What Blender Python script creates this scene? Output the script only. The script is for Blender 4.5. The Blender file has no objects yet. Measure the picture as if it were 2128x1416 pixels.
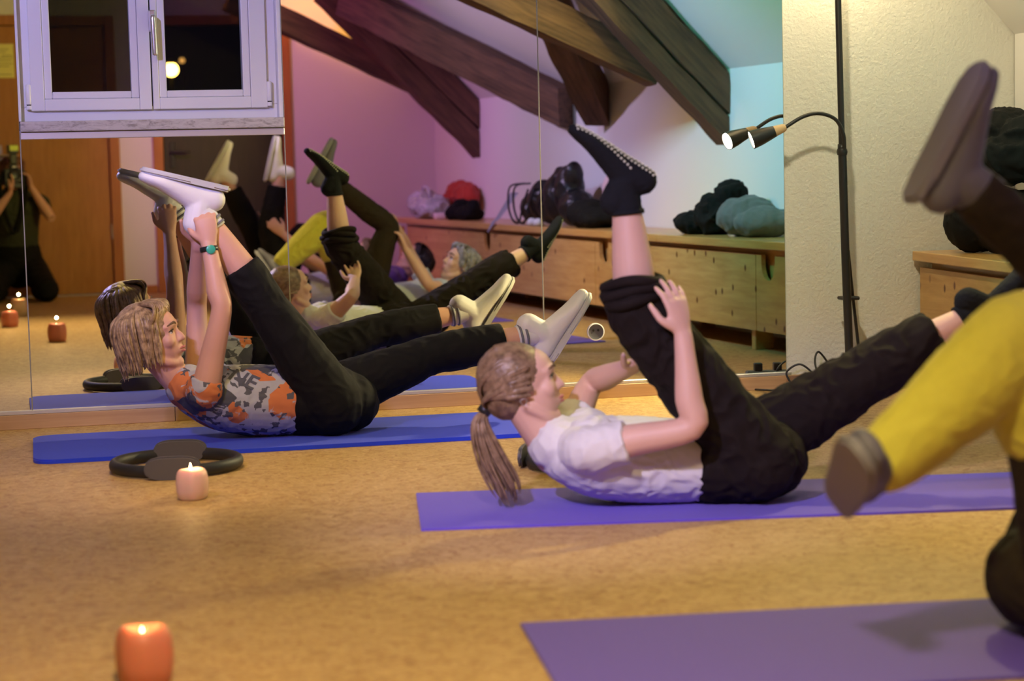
import bpy, bmesh, math, random
from mathutils import Vector, Matrix, noise
from mathutils.bvhtree import BVHTree

random.seed(7)
S = bpy.context.scene
COL = S.collection
V = Vector
R = math.radians

# ------------------------------------------------------------------ camera
CAM_POS = V((0.0, -7.395, 0.92))
YAW, PITCH, ROLL = R(13.87), R(5.10), R(-1.36)
fwd = V((math.sin(YAW) * math.cos(PITCH), math.cos(YAW) * math.cos(PITCH), -math.sin(PITCH)))
rgt = V((math.cos(YAW), -math.sin(YAW), 0))
up_ = rgt.cross(fwd)
cr = rgt * math.cos(ROLL) + up_ * math.sin(ROLL)
cu = up_ * math.cos(ROLL) - rgt * math.sin(ROLL)
cam_d = bpy.data.cameras.new('camera')
cam_d.lens = 70.0
cam_d.sensor_width = 36.0
cam_d.sensor_fit = 'HORIZONTAL'
cam_d.clip_start = 0.05
cam_d.dof.use_dof = True
cam_d.dof.focus_distance = 7.2
cam_d.dof.aperture_fstop = 2.8
cam = bpy.data.objects.new('camera', cam_d)
M = Matrix((cr, cu, -fwd)).transposed().to_4x4()
M.translation = CAM_POS
cam.matrix_world = M
COL.objects.link(cam)
S.camera = cam

# ------------------------------------------------------------------ world, exposure
w = bpy.data.worlds.new('night')
S.world = w
w.use_nodes = True
w.node_tree.nodes['Background'].inputs[0].default_value = (0.010, 0.012, 0.02, 1)
w.node_tree.nodes['Background'].inputs[1].default_value = 0.15
S.view_settings.view_transform = 'Standard'
S.view_settings.look = 'None'
S.view_settings.gamma = 1.0
S.view_settings.use_curve_mapping = False
S.view_settings.exposure = -0.2
S.cycles.use_denoising = True
S.cycles.caustics_reflective = False
S.cycles.caustics_refractive = False
S.cycles.max_bounces = 7
S.cycles.diffuse_bounces = 3
S.cycles.glossy_bounces = 5
S.cycles.use_adaptive_sampling = True
S.cycles.adaptive_threshold = 0.04
S.cycles.sample_clamp_indirect = 6.0

# ------------------------------------------------------------------ lamps of the room and added fill lights
def spot(name, loc, to, power, color, angle=70, blend=0.6, radius=0.06):
    d = bpy.data.lights.new(name, 'SPOT')
    d.energy = power; d.color = color; d.spot_size = R(angle); d.spot_blend = blend
    d.shadow_soft_size = radius
    o = bpy.data.objects.new(name, d)
    o.location = loc
    o.rotation_euler = (V(to) - V(loc)).to_track_quat('-Z', 'Y').to_euler()
    COL.objects.link(o)
    return o

def point(name, loc, power, color, radius=0.05):
    d = bpy.data.lights.new(name, 'POINT')
    d.energy = power; d.color = color; d.shadow_soft_size = radius
    o = bpy.data.objects.new(name, d); o.location = loc
    COL.objects.link(o)
    return o

# unseen spots without fixtures: coloured lamps inferred from their tints, plus added fill
spot('spot_magenta', (0.2, -5.6, 2.45), (2.7, -7.9, 0.9), 150, (1.0, 0.27, 1.0), 78, 0.8)
spot('spot_orange', (-0.4, -6.4, 2.2), (2.25, -7.5, 2.32), 1000, (1.0, 0.42, 0.05), 26, 0.6)
spot('spot_lilac', (0.6, -4.4, 2.45), (3.5, -5.2, 0.9), 250, (0.74, 0.54, 1.0), 78, 0.9)
spot('spot_blue', (1.0, -2.2, 2.45), (3.7, -3.1, 0.9), 290, (0.42, 0.56, 1.0), 72, 0.9)
spot('spot_teal', (1.5, -1.0, 2.45), (3.7, -1.7, 1.4), 210, (0.06, 0.80, 0.60), 70, 0.9)
spot('spot_violet', (-0.9, -3.4, 2.3), (0.6, -0.1, 1.3), 360, (0.48, 0.42, 1.0), 44, 0.7)
spot('spot_lilac_floor', (-0.6, -5.2, 2.4), (1.45, -2.4, 0.3), 640, (0.66, 0.56, 1.0), 28, 0.8)
spot('fill_lilac_mat', (-0.8, -3.6, 2.3), (0.7, -0.75, 0.1), 150, (0.50, 0.42, 1.0), 42, 0.9)  # added lilac fill over the blue mat
spot('spot_yellow', (3.0, -3.6, 2.0), (0.1, -7.8, 1.2), 560, (1.0, 0.80, 0.16), 46, 0.8)
spot('spot_yellow_floor', (3.0, -1.5, 2.2), (1.9, -3.6, 0.2), 200, (1.0, 0.84, 0.22), 66, 0.7)
spot('fill_bench', (0.9, -3.0, 2.3), (3.3, -3.0, 0.1), 170, (1.0, 0.66, 0.16), 52, 0.9)  # added warm fill for the bench front, no such lamp known
spot('fill_wall', (2.0, -2.0, 2.45), (3.4, 0.0, 0.9), 150, (1.0, 0.90, 0.62), 56, 0.9)  # added fill to brighten the plaster wall by the floor lamp
spot('spot_rose', (0.3, -5.6, 2.5), (0.30, -4.0, 0.0), 450, (1.0, 0.76, 0.40), 84, 0.95, 0.15)
spot('spot_amber', (0.4, -2.2, 2.5), (1.0, -0.7, 0.0), 150, (1.0, 0.72, 0.20), 78, 0.9, 0.15)

# ------------------------------------------------------------------ helpers
def tag(o, label=None, cat=None, group=None, kind=None):
    if label: o['label'] = label
    if cat: o['category'] = cat
    if group: o['group'] = group
    if kind: o['kind'] = kind
    return o

def empty(name, loc=(0, 0, 0), rz=0.0):
    o = bpy.data.objects.new(name, None)
    o.location = loc; o.rotation_euler = (0, 0, rz)
    o.empty_display_size = 0.05
    COL.objects.link(o)
    return o

def link(name, me, mat, parent=None, smooth=False):
    if mat is not None:
        me.materials.clear()
        for m in (mat if isinstance(mat, (list, tuple)) else [mat]):
            me.materials.append(m)
    if smooth:
        for p in me.polygons: p.use_smooth = True
    o = bpy.data.objects.new(name, me)
    COL.objects.link(o)
    if parent is not None: o.parent = parent
    return o

def obj(name, bm, mat, parent=None, smooth=False, auto=None):
    me = bpy.data.meshes.new(name)
    bmesh.ops.recalc_face_normals(bm, faces=bm.faces)
    bm.to_mesh(me); bm.free()
    if auto is not None:
        for p in me.polygons: p.use_smooth = True
        me.set_sharp_from_angle(angle=R(auto))
    return link(name, me, mat, parent, smooth)

def box(bm, lo, hi, bev=0.0, seg=1):
    lo, hi = V(lo), V(hi)
    r = bmesh.ops.create_cube(bm, size=1.0)
    vs = r['verts']
    for v in vs:
        v.co = V((lo[i] + (v.co[i] + 0.5) * (hi[i] - lo[i]) for i in range(3)))
    if bev > 0:
        es = list({e for v in vs for e in v.link_edges})
        bmesh.ops.bevel(bm, geom=es, offset=bev, segments=seg, affect='EDGES', profile=0.5)

def bbox(lo, hi, bev=0.0, seg=1):
    bm = bmesh.new(); box(bm, lo, hi, bev, seg); return bm

def prism(bm, poly, axis_a, axis_b, axis_n, o, depth):
    """polygon (a, b) extruded along n"""
    o = V(o); A, B, N = V(axis_a), V(axis_b), V(axis_n)
    v0 = [bm.verts.new(o + A * a + B * b) for a, b in poly]
    v1 = [bm.verts.new(o + A * a + B * b + N * depth) for a, b in poly]
    bm.faces.new(v0); bm.faces.new(v1[::-1])
    n = len(poly)
    for i in range(n):
        bm.faces.new((v0[i], v1[i], v1[(i + 1) % n], v0[(i + 1) % n]))

def cr_interp(P, n):
    """Catmull-Rom through list of tuples (any dimension)"""
    out = []
    m = len(P)
    for i in range(m - 1):
        p0 = P[max(i - 1, 0)]; p1 = P[i]; p2 = P[i + 1]; p3 = P[min(i + 2, m - 1)]
        for k in range(n):
            t = k / n
            out.append([0.5 * (2 * b + (c - a) * t + (2 * a - 5 * b + 4 * c - d) * t * t + (3 * b - a - 3 * c + d) * t ** 3)
                        for a, b, c, d in zip(p0, p1, p2, p3)])
    out.append(list(P[-1]))
    return out

def tube(bm, pts, rad, ref=(0, 1, 0), n=14, sub=4, cap=True):
    """loft of ellipses; rad entries = r or (r_along_ref, r_other)"""
    P = []
    for p, r in zip(pts, rad):
        if not isinstance(r, (tuple, list)): r = (r, r)
        P.append((p[0], p[1], p[2], r[0], r[1]))
    Q = cr_interp(P, sub) if len(P) > 2 else cr_interp(P, max(2, sub))
    pos = [V(q[:3]) for q in Q]
    ref = V(ref).normalized()
    rings = []
    m = len(Q)
    tans = []
    for i in range(m):
        t = pos[min(i + 1, m - 1)] - pos[max(i - 1, 0)]
        if t.length < 1e-9: t = V((0, 0, 1))
        tans.append(t.normalized())
    prevA = None
    frames = []
    for i in range(m):
        t = tans[i]
        base = ref if prevA is None else (prevA * 0.5 + ref * 0.5 if abs(ref.dot(t)) < 0.95 else prevA)
        A = base - t * base.dot(t)
        if A.length < 1e-4:
            A = t.orthogonal()
        A.normalize()
        prevA = A
        frames.append((A, t.cross(A)))
    secs = []
    if cap:
        for ang in (75, 45, 20):
            c, s_ = math.cos(R(ang)), math.sin(R(ang))
            rr = min(Q[0][3], Q[0][4])
            secs.append((pos[0] - tans[0] * rr * s_, frames[0], Q[0][3] * c, Q[0][4] * c))
    for i in range(m):
        secs.append((pos[i], frames[i], max(Q[i][3], 1e-4), max(Q[i][4], 1e-4)))
    if cap:
        for ang in (20, 45, 75):
            c, s_ = math.cos(R(ang)), math.sin(R(ang))
            rr = min(Q[-1][3], Q[-1][4])
            secs.append((pos[-1] + tans[-1] * rr * s_, frames[-1], Q[-1][3] * c, Q[-1][4] * c))
    for c, (A, B), ra, rb in secs:
        rings.append([bm.verts.new(c + A * (ra * math.cos(2 * math.pi * k / n)) + B * (rb * math.sin(2 * math.pi * k / n))) for k in range(n)])
    for a, b in zip(rings[:-1], rings[1:]):
        for k in range(n):
            bm.faces.new((a[k], a[(k + 1) % n], b[(k + 1) % n], b[k]))
    bm.faces.new(rings[0][::-1]); bm.faces.new(rings[-1])

def ellipsoid(bm, c, rx, ax=(1, 0, 0), az=(0, 0, 1), seg=20, rings=14):
    ax = V(ax).normalized(); az = V(az); az = (az - ax * az.dot(ax)).normalized(); ay = az.cross(ax)
    r = bmesh.ops.create_uvsphere(bm, u_segments=seg, v_segments=rings, radius=1.0)
    for v in r['verts']:
        p = v.co.copy()
        v.co = V(c) + ax * p.x * rx[0] + ay * p.y * rx[1] + az * p.z * rx[2]

def lathe(bm, prof, n=32, c=(0, 0, 0), ax=(0, 0, 1)):
    """profile [(r, h)] turned around axis"""
    ax = V(ax).normalized(); A = ax.orthogonal().normalized(); B = ax.cross(A); c = V(c)
    rings = []
    for r, h in prof:
        if r < 1e-6:
            rings.append([bm.verts.new(c + ax * h)])
        else:
            rings.append([bm.verts.new(c + ax * h + A * r * math.cos(2 * math.pi * k / n) + B * r * math.sin(2 * math.pi * k / n)) for k in range(n)])
    for a, b in zip(rings[:-1], rings[1:]):
        for k in range(n):
            k2 = (k + 1) % n
            if len(a) == 1 and len(b) == 1: continue
            if len(a) == 1: bm.faces.new((a[0], b[k], b[k2]))
            elif len(b) == 1: bm.faces.new((a[k], b[0], a[k2]))
            else: bm.faces.new((a[k], b[k], b[k2], a[k2]))

def remesh(bm, voxel, smooth_it=3, smooth_f=0.5):
    """one continuous surface from overlapping shells"""
    me = bpy.data.meshes.new('tmp')
    bmesh.ops.recalc_face_normals(bm, faces=bm.faces)
    bm.to_mesh(me); bm.free()
    o = bpy.data.objects.new('tmp', me); COL.objects.link(o)
    md = o.modifiers.new('r', 'REMESH'); md.mode = 'VOXEL'; md.voxel_size = voxel; md.adaptivity = 0.0
    if smooth_it:
        ms = o.modifiers.new('s', 'SMOOTH'); ms.factor = smooth_f; ms.iterations = smooth_it
    dg = bpy.context.evaluated_depsgraph_get()
    dg.update()
    res = bpy.data.meshes.new_from_object(o.evaluated_get(dg))
    bpy.data.objects.remove(o); bpy.data.meshes.remove(me)
    for p in res.polygons: p.use_smooth = True
    return res

# ------------------------------------------------------------------ materials
def nmat(name):
    m = bpy.data.materials.new(name); m.use_nodes = True
    nt = m.node_tree; b = nt.nodes['Principled BSDF']
    return m, nt, b

def setc(b, color=None, rough=None, **kw):
    if color is not None: b.inputs['Base Color'].default_value = (*color, 1)
    if rough is not None: b.inputs['Roughness'].default_value = rough
    for k, v in kw.items():
        b.inputs[k.replace('_', ' ')].default_value = v

def plain(name, color, rough=0.6, **kw):
    m, nt, b = nmat(name); setc(b, color, rough, **kw); return m

def ramp(nt, stops):
    r = nt.nodes.new('ShaderNodeValToRGB')
    e = r.color_ramp.elements
    while len(e) < len(stops): e.new(0.5)
    for el, (p, c) in zip(e, stops):
        el.position = p; el.color = (*c, 1)
    return r

def coords(nt, scale=(1, 1, 1), kind='Object', rot=(0, 0, 0)):
    tc = nt.nodes.new('ShaderNodeTexCoord'); mp = nt.nodes.new('ShaderNodeMapping')
    mp.inputs['Scale'].default_value = scale; mp.inputs['Rotation'].default_value = rot
    nt.links.new(tc.outputs[kind], mp.inputs['Vector'])
    return mp.outputs['Vector']

def noise_n(nt, vec, scale, detail=4, rough=0.5, dist=0.0):
    n = nt.nodes.new('ShaderNodeTexNoise')
    n.inputs['Scale'].default_value = scale; n.inputs['Detail'].default_value = detail
    n.inputs['Roughness'].default_value = rough; n.inputs['Distortion'].default_value = dist
    nt.links.new(vec, n.inputs['Vector'])
    return n.outputs['Fac']

def bump(nt, b, h, strength=0.3, dist=0.01):
    bp = nt.nodes.new('ShaderNodeBump'); bp.inputs['Strength'].default_value = strength; bp.inputs['Distance'].default_value = dist
    nt.links.new(h, bp.inputs['Height']); nt.links.new(bp.outputs['Normal'], b.inputs['Normal'])

def mixc(nt, fac, a, b_, mode='MIX'):
    mx = nt.nodes.new('ShaderNodeMix'); mx.data_type = 'RGBA'; mx.blend_type = mode
    for sock, val in ((mx.inputs[0], fac), (mx.inputs[6], a), (mx.inputs[7], b_)):
        if isinstance(val, (int, float)): sock.default_value = val
        elif isinstance(val, tuple): sock.default_value = (*val, 1)
        else: nt.links.new(val, sock)
    return mx.outputs[2]

def cloth(name, color, rough=0.85, var=0.25, scale=60, bs=0.25):
    m, nt, b = nmat(name)
    v = coords(nt)
    f = noise_n(nt, v, scale, 3)
    c = mixc(nt, f, tuple(x * (1 - var) for x in color), tuple(min(1, x * (1 + var)) for x in color))
    nt.links.new(c, b.inputs['Base Color']); setc(b, rough=rough)
    b.inputs['Sheen Weight'].default_value = 0.15 if max(color) > 0.05 else 0.0
    b.inputs['Specular IOR Level'].default_value = 0.5 if max(color) > 0.05 else 0.2
    bump(nt, b, noise_n(nt, v, scale * 8, 2), bs, 0.002)
    return m

def wood(name, dark, light, scale=(1, 14, 14), rough=0.5, knots=False, coat=0.0, rings=9.0, bs=0.1):
    """grain along local X"""
    m, nt, b = nmat(name)
    v = coords(nt, scale)
    g = noise_n(nt, v, 3.0, 6, 0.6, 0.4)
    wv = nt.nodes.new('ShaderNodeTexWave'); wv.wave_type = 'BANDS'; wv.bands_direction = 'Z'
    wv.inputs['Scale'].default_value = rings * 0.12; wv.inputs['Distortion'].default_value = 6.0
    wv.inputs['Detail'].default_value = 3; wv.inputs['Detail Scale'].default_value = 0.6
    nt.links.new(v, wv.inputs['Vector'])
    f = mixc(nt, 0.05, g, wv.outputs['Color'])
    rp = ramp(nt, [(0.25, dark), (0.75, light)])
    nt.links.new(f, rp.inputs['Fac'])
    col = rp.outputs['Color']
    if knots:
        v2 = coords(nt, (9, 9.0, 6.0))
        sx = nt.nodes.new('ShaderNodeSeparateXYZ'); cx_ = nt.nodes.new('ShaderNodeCombineXYZ')
        nt.links.new(v2, sx.inputs[0]); nt.links.new(sx.outputs[1], cx_.inputs[0]); nt.links.new(sx.outputs[2], cx_.inputs[1])
        vo = nt.nodes.new('ShaderNodeTexVoronoi'); vo.voronoi_dimensions = '2D'; vo.inputs['Scale'].default_value = 1.0; vo.inputs['Randomness'].default_value = 1.0
        nt.links.new(cx_.outputs[0], vo.inputs['Vector'])
        kr = ramp(nt, [(0.06, (1, 1, 1)), (0.12, (0, 0, 0))])
        nt.links.new(vo.outputs['Distance'], kr.inputs['Fac'])
        sc_ = nt.nodes.new('ShaderNodeSeparateColor'); nt.links.new(vo.outputs['Color'], sc_.inputs[0])
        kk = ramp(nt, [(0.52, (0, 0, 0)), (0.56, (1, 1, 1))]); nt.links.new(sc_.outputs[0], kk.inputs['Fac'])
        km = mixc(nt, 1.0, kr.outputs['Color'], kk.outputs['Color'], 'MULTIPLY')
        col = mixc(nt, km, col, (0.16, 0.05, 0.012))
    nt.links.new(col, b.inputs['Base Color'])
    setc(b, rough=rough); b.inputs['Coat Weight'].default_value = coat
    bump(nt, b, g, bs, 0.004)
    return m

MAT = {}
def build_materials():
    # linoleum floor
    m, nt, b = nmat('linoleum')
    v = coords(nt)
    big = noise_n(nt, v, 2.2, 5, 0.6, 0.8)
    fine = noise_n(nt, v, 26, 6, 0.65, 1.2)
    r1 = ramp(nt, [(0.30, (0.31, 0.17, 0.055)), (0.50, (0.50, 0.32, 0.125)), (0.70, (0.63, 0.43, 0.19))])
    nt.links.new(fine, r1.inputs['Fac'])
    rb = ramp(nt, [(0.35, (0, 0, 0)), (0.75, (0.55, 0.55, 0.55))]); nt.links.new(big, rb.inputs['Fac'])
    c = mixc(nt, rb.outputs['Color'], r1.outputs['Color'], (0.55, 0.36, 0.15))
    v2 = coords(nt, (1.0, 1.6, 1), rot=(0, 0, 0.5))
    fl = noise_n(nt, v2, 34, 2, 0.5, 2.0)
    r2 = ramp(nt, [(0.60, (0, 0, 0)), (0.68, (0.9, 0.9, 0.9))])
    nt.links.new(fl, r2.inputs['Fac'])
    c = mixc(nt, r2.outputs['Color'], c, (0.30, 0.13, 0.04))
    fl2 = noise_n(nt, coords(nt, (1.7, 1.0, 1), rot=(0, 0, -0.7)), 21, 3, 0.5, 2.5)
    r5 = ramp(nt, [(0.62, (0, 0, 0)), (0.70, (0.7, 0.7, 0.7))]); nt.links.new(fl2, r5.inputs['Fac'])
    c = mixc(nt, r5.outputs['Color'], c, (0.66, 0.47, 0.22))
    nt.links.new(c, b.inputs['Base Color']); setc(b, rough=0.55)
    b.inputs['Specular IOR Level'].default_value = 0.25
    bump(nt, b, fine, 0.04, 0.002)
    MAT['floor'] = m
    # plaster
    m, nt, b = nmat('rough_plaster')
    v = coords(nt)
    setc(b, (0.80, 0.78, 0.70), 0.9)
    h1 = noise_n(nt, v, 85, 5, 0.55)
    bump(nt, b, h1, 0.55, 0.008)
    MAT['plaster'] = m
    MAT['white_wall'] = plain('white_wall_paint', (0.80, 0.79, 0.77), 0.85)
    MAT['ceiling'] = plain('ceiling_paint', (0.78, 0.78, 0.76), 0.9)
    MAT['mirror'] = plain('mirror_silver', (0.86, 0.87, 0.84), 0.004, Metallic=1.0)
    MAT['alu'] = plain('aluminium', (0.72, 0.71, 0.70), 0.35, Metallic=0.6)
    MAT['pvc'] = plain('white_pvc', (0.80, 0.81, 0.82), 0.32)
    MAT['rubber'] = plain('black_gasket', (0.01, 0.01, 0.01), 0.6)
    MAT['steel'] = plain('brushed_steel', (0.72, 0.72, 0.72), 0.28, Metallic=0.9)
    MAT['marble'] = None
    m, nt, b = nmat('speckled_marble')
    v = coords(nt, (1, 3, 3))
    f = noise_n(nt, v, 22, 8, 0.7, 0.6)
    rp = ramp(nt, [(0.38, (0.30, 0.27, 0.24)), (0.50, (0.52, 0.49, 0.45)), (0.7, (0.62, 0.59, 0.54))])
    nt.links.new(f, rp.inputs['Fac']); nt.links.new(rp.outputs['Color'], b.inputs['Base Color']); setc(b, rough=0.35)
    MAT['marble'] = m
    # glass: reflects a little, shows the night
    m = bpy.data.materials.new('window_glass'); m.use_nodes = True
    nt = m.node_tree; nt.nodes.clear()
    out = nt.nodes.new('ShaderNodeOutputMaterial'); mx = nt.nodes.new('ShaderNodeMixShader')
    tr = nt.nodes.new('ShaderNodeBsdfTransparent'); gl = nt.nodes.new('ShaderNodeBsdfGlossy'); fr = nt.nodes.new('ShaderNodeFresnel')
    gl.inputs['Roughness'].default_value = 0.0; fr.inputs['IOR'].default_value = 1.5
    tr.inputs['Color'].default_value = (0.92, 0.95, 0.94, 1)
    nt.links.new(fr.outputs[0], mx.inputs[0]); nt.links.new(tr.outputs[0], mx.inputs[1]); nt.links.new(gl.outputs[0], mx.inputs[2])
    nt.links.new(mx.outputs[0], out.inputs[0])
    MAT['glass'] = m
    MAT['pine'] = wood('knotty_pine', (0.50, 0.26, 0.075), (0.72, 0.45, 0.16), (1.2, 9, 9), 0.42, knots=True, coat=0.15)
    MAT['pine_top'] = wood('pine_board', (0.54, 0.28, 0.08), (0.72, 0.43, 0.15), (1.0, 12, 12), 0.35, coat=0.2)
    MAT['beam'] = wood('old_oak_beam', (0.035, 0.016, 0.008), (0.17, 0.085, 0.045), (1.2, 11, 11), 0.75, bs=0.7)
    MAT['base'] = wood('beech_baseboard', (0.46, 0.27, 0.13), (0.62, 0.40, 0.21), (0.6, 16, 16), 0.45)
    MAT['door'] = wood('veneer_door', (0.40, 0.16, 0.035), (0.56, 0.26, 0.065), (9, 1.0, 1.2), 0.4, rings=5)
    MAT['doorframe'] = wood('door_frame_wood', (0.36, 0.13, 0.03), (0.54, 0.23, 0.06), (9, 9, 0.8), 0.4)
    MAT['darkdoor'] = wood('dark_door', (0.012, 0.007, 0.005), (0.035, 0.02, 0.014), (9, 1.0, 1.0), 0.45)
    MAT['black_metal'] = plain('black_powder_coat', (0.018, 0.017, 0.016), 0.42)
    MAT['black_plastic'] = plain('black_plastic', (0.014, 0.014, 0.016), 0.35)
    MAT['grey_plastic'] = plain('grey_plastic', (0.10, 0.10, 0.11), 0.4)
    MAT['silver_plastic'] = plain('silver_plastic', (0.46, 0.47, 0.50), 0.32, Metallic=0.4)
    MAT['foam'] = plain('black_foam', (0.016, 0.016, 0.018), 0.55)
    MAT['pad'] = plain('grey_rubber_pad', (0.085, 0.08, 0.085), 0.5)
    MAT['blue_mat'] = cloth('blue_foam', (0.008, 0.045, 0.78), 0.75, 0.08, 120, 0.15)
    MAT['purple_mat'] = cloth('purple_foam', (0.12, 0.07, 0.58), 0.75, 0.08, 120, 0.15)
    MAT['lampwood'] = plain('pale_wood_collar', (0.62, 0.42, 0.22), 0.45)
    MAT['paper_yellow'] = plain('yellow_paper', (0.92, 0.88, 0.30), 0.8)
    MAT['ink'] = plain('black_ink', (0.03, 0.03, 0.03), 0.8)
    MAT['black_cloth'] = cloth('black_cloth', (0.006, 0.0055, 0.0055), 0.85, 0.3)
    MAT['trousers_black'] = cloth('black_jersey', (0.0055, 0.005, 0.005), 0.8, 0.3)
    MAT['trousers_brown'] = cloth('black_brown_trousers', (0.011, 0.007, 0.006), 0.85, 0.3)
    MAT['trousers_dark'] = cloth('dark_brown_jersey', (0.030, 0.022, 0.014), 0.85, 0.3)
    MAT['white_cloth'] = cloth('white_cotton', (0.72, 0.71, 0.70), 0.85, 0.05)
    MAT['grey_cloth'] = cloth('grey_cloth', (0.13, 0.13, 0.14), 0.85, 0.12)
    MAT['red_cloth'] = cloth('red_cloth', (0.42, 0.04, 0.02), 0.85, 0.15)
    MAT['pale_blue'] = cloth('pale_blue_cotton', (0.50, 0.56, 0.66), 0.85, 0.06)
    MAT['lilac'] = cloth('lilac_cotton', (0.58, 0.55, 0.68), 0.85, 0.06)
    MAT['purple_cloth'] = cloth('purple_cotton', (0.13, 0.05, 0.26), 0.85, 0.1)
    MAT['olive_cloth'] = cloth('dark_olive_cotton', (0.045, 0.05, 0.03), 0.85, 0.15)
    MAT['yellow_lit_cloth'] = cloth('yellow_light_tint', (0.72, 0.68, 0.08), 0.85, 0.07)  # yellow lamplight on the near leg, put into the cloth colour
    MAT['white_shoe'] = plain('white_leather', (0.78, 0.77, 0.76), 0.5)
    MAT['grey_shoe'] = plain('bluish_grey_shoe', (0.15, 0.15, 0.19), 0.6)
    MAT['sole'] = plain('shoe_sole', (0.55, 0.55, 0.53), 0.6)
    MAT['sole_dark'] = plain('grey_shoe_sole', (0.24, 0.24, 0.27), 0.6)
    MAT['black_sock'] = cloth('black_knit', (0.010, 0.011, 0.013), 0.9, 0.3, 200, 0.4)
    MAT['dot'] = plain('white_grip_dot', (0.80, 0.80, 0.62), 0.6)
    MAT['eyewhite'] = plain('eye_white', (0.75, 0.72, 0.70), 0.2)
    MAT['iris'] = plain('iris_brown', (0.06, 0.04, 0.03), 0.2)
    MAT['lips'] = plain('lips', (0.50, 0.16, 0.14), 0.4)
    MAT['nail'] = plain('finger_nail', (0.72, 0.42, 0.36), 0.3)
    MAT['brow'] = plain('eyebrow_hair', (0.16, 0.09, 0.05), 0.8)
    for nm, c in (('skin', (0.66, 0.36, 0.25)), ('skin_pale', (0.68, 0.42, 0.32))):
        m, nt, b = nmat(nm)
        v = coords(nt)
        f = noise_n(nt, v, 9, 4)
        cc = mixc(nt, f, tuple(x * 0.92 for x in c), tuple(min(1, x * 1.06) for x in c))
        nt.links.new(cc, b.inputs['Base Color']); setc(b, rough=0.52)
        b.inputs['Subsurface Weight'].default_value = 0.06
        b.inputs['Subsurface Radius'].default_value = (0.012, 0.005, 0.003)
        bump(nt, b, noise_n(nt, v, 300, 2), 0.08, 0.001)
        MAT[nm] = m
    def hair(name, dark, light):
        m, nt, b = nmat(name)
        v = coords(nt)
        f = noise_n(nt, v, 42, 5, 0.6)
        rp = ramp(nt, [(0.30, dark), (0.70, light)])
        nt.links.new(f, rp.inputs['Fac']); nt.links.new(rp.outputs['Color'], b.inputs['Base Color'])
        setc(b, rough=0.42)
        bump(nt, b, noise_n(nt, v, 160, 3), 0.3, 0.003)
        return m
    MAT['hair_blond'] = hair('dark_blond_hair', (0.13, 0.075, 0.035), (0.58, 0.40, 0.21))
    MAT['hair_brown'] = hair('light_brown_hair', (0.10, 0.055, 0.03), (0.34, 0.22, 0.13))
    MAT['hair_grey'] = hair('grey_hair', (0.13, 0.13, 0.13), (0.42, 0.42, 0.42))
    MAT['hair_black'] = hair('black_hair', (0.006, 0.005, 0.005), (0.02, 0.017, 0.015))
    MAT['hair_red'] = hair('auburn_hair', (0.10, 0.035, 0.015), (0.22, 0.09, 0.04))
    # printed shirt: white cotton with orange and dark grey patches
    m, nt, b = nmat('printed_cotton')
    v = coords(nt, (1, 1, 1))
    vo = nt.nodes.new('ShaderNodeTexVoronoi'); vo.inputs['Scale'].default_value = 11.0; vo.distance = 'MANHATTAN'
    nt.links.new(v, vo.inputs['Vector'])
    sep = nt.nodes.new('ShaderNodeSeparateColor'); nt.links.new(vo.outputs['Color'], sep.inputs[0])
    rp = ramp(nt, [(0.0, (0.42, 0.42, 0.46)), (0.30, (0.62, 0.19, 0.06)), (0.56, (0.44, 0.44, 0.50)), (0.76, (0.07, 0.07, 0.09)), (0.90, (0.36, 0.36, 0.40))])
    rp.color_ramp.interpolation = 'CONSTANT'
    nt.links.new(sep.outputs[0], rp.inputs['Fac'])
    vo2 = nt.nodes.new('ShaderNodeTexVoronoi'); vo2.inputs['Scale'].default_value = 46.0; vo2.distance = 'CHEBYCHEV'
    nt.links.new(v, vo2.inputs['Vector'])
    sep2 = nt.nodes.new('ShaderNodeSeparateColor'); nt.links.new(vo2.outputs['Color'], sep2.inputs[0])
    r3 = ramp(nt, [(0.0, (0, 0, 0)), (0.80, (1, 1, 1))]); r3.color_ramp.interpolation = 'CONSTANT'
    nt.links.new(sep2.outputs[1], r3.inputs['Fac'])
    c = mixc(nt, r3.outputs['Color'], rp.outputs['Color'], (0.09, 0.09, 0.11))
    blot = noise_n(nt, v, 16, 5, 0.65, 0.8)
    r4 = ramp(nt, [(0.60, (0, 0, 0)), (0.64, (1, 1, 1))]); nt.links.new(blot, r4.inputs['Fac'])
    c = mixc(nt, r4.outputs['Color'], c, (0.46, 0.45, 0.50))
    nt.links.new(c, b.inputs['Base Color']); setc(b, rough=0.85)
    MAT['print'] = m
    # candle wax, flame, bulbs
    for nm, c in (('wax_red', (0.60, 0.20, 0.13)), ('wax_rose', (0.82, 0.56, 0.48)), ('wax_cream', (0.82, 0.58, 0.36))):
        m, nt, b = nmat(nm); setc(b, c, 0.45)
        b.inputs['Subsurface Weight'].default_value = 0.5
        b.inputs['Subsurface Radius'].default_value = (0.03, 0.012, 0.006)
        b.inputs['Subsurface Scale'].default_value = 1.0
        MAT[nm] = m
    def glow(name, c, s):
        m, nt, b = nmat(name); setc(b, c, 0.5)
        b.inputs['Emission Color'].default_value = (*c, 1); b.inputs['Emission Strength'].default_value = s
        return m
    MAT['flame'] = glow('candle_flame', (1.0, 0.78, 0.42), 16)
    MAT['bulb'] = glow('halogen_bulb', (1.0, 0.93, 0.74), 60)
    MAT['shade_glow'] = glow('lit_frosted_shade', (1.0, 0.80, 0.46), 26)
    MAT['street'] = glow('street_lamp_glow', (1.0, 0.55, 0.10), 22)
    MAT['street_dim'] = glow('street_lamp_dim', (1.0, 0.45, 0.10), 1.4)
    MAT['flash'] = plain('flash_lens', (0.70, 0.85, 0.10), 0.4)
build_materials()
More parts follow.
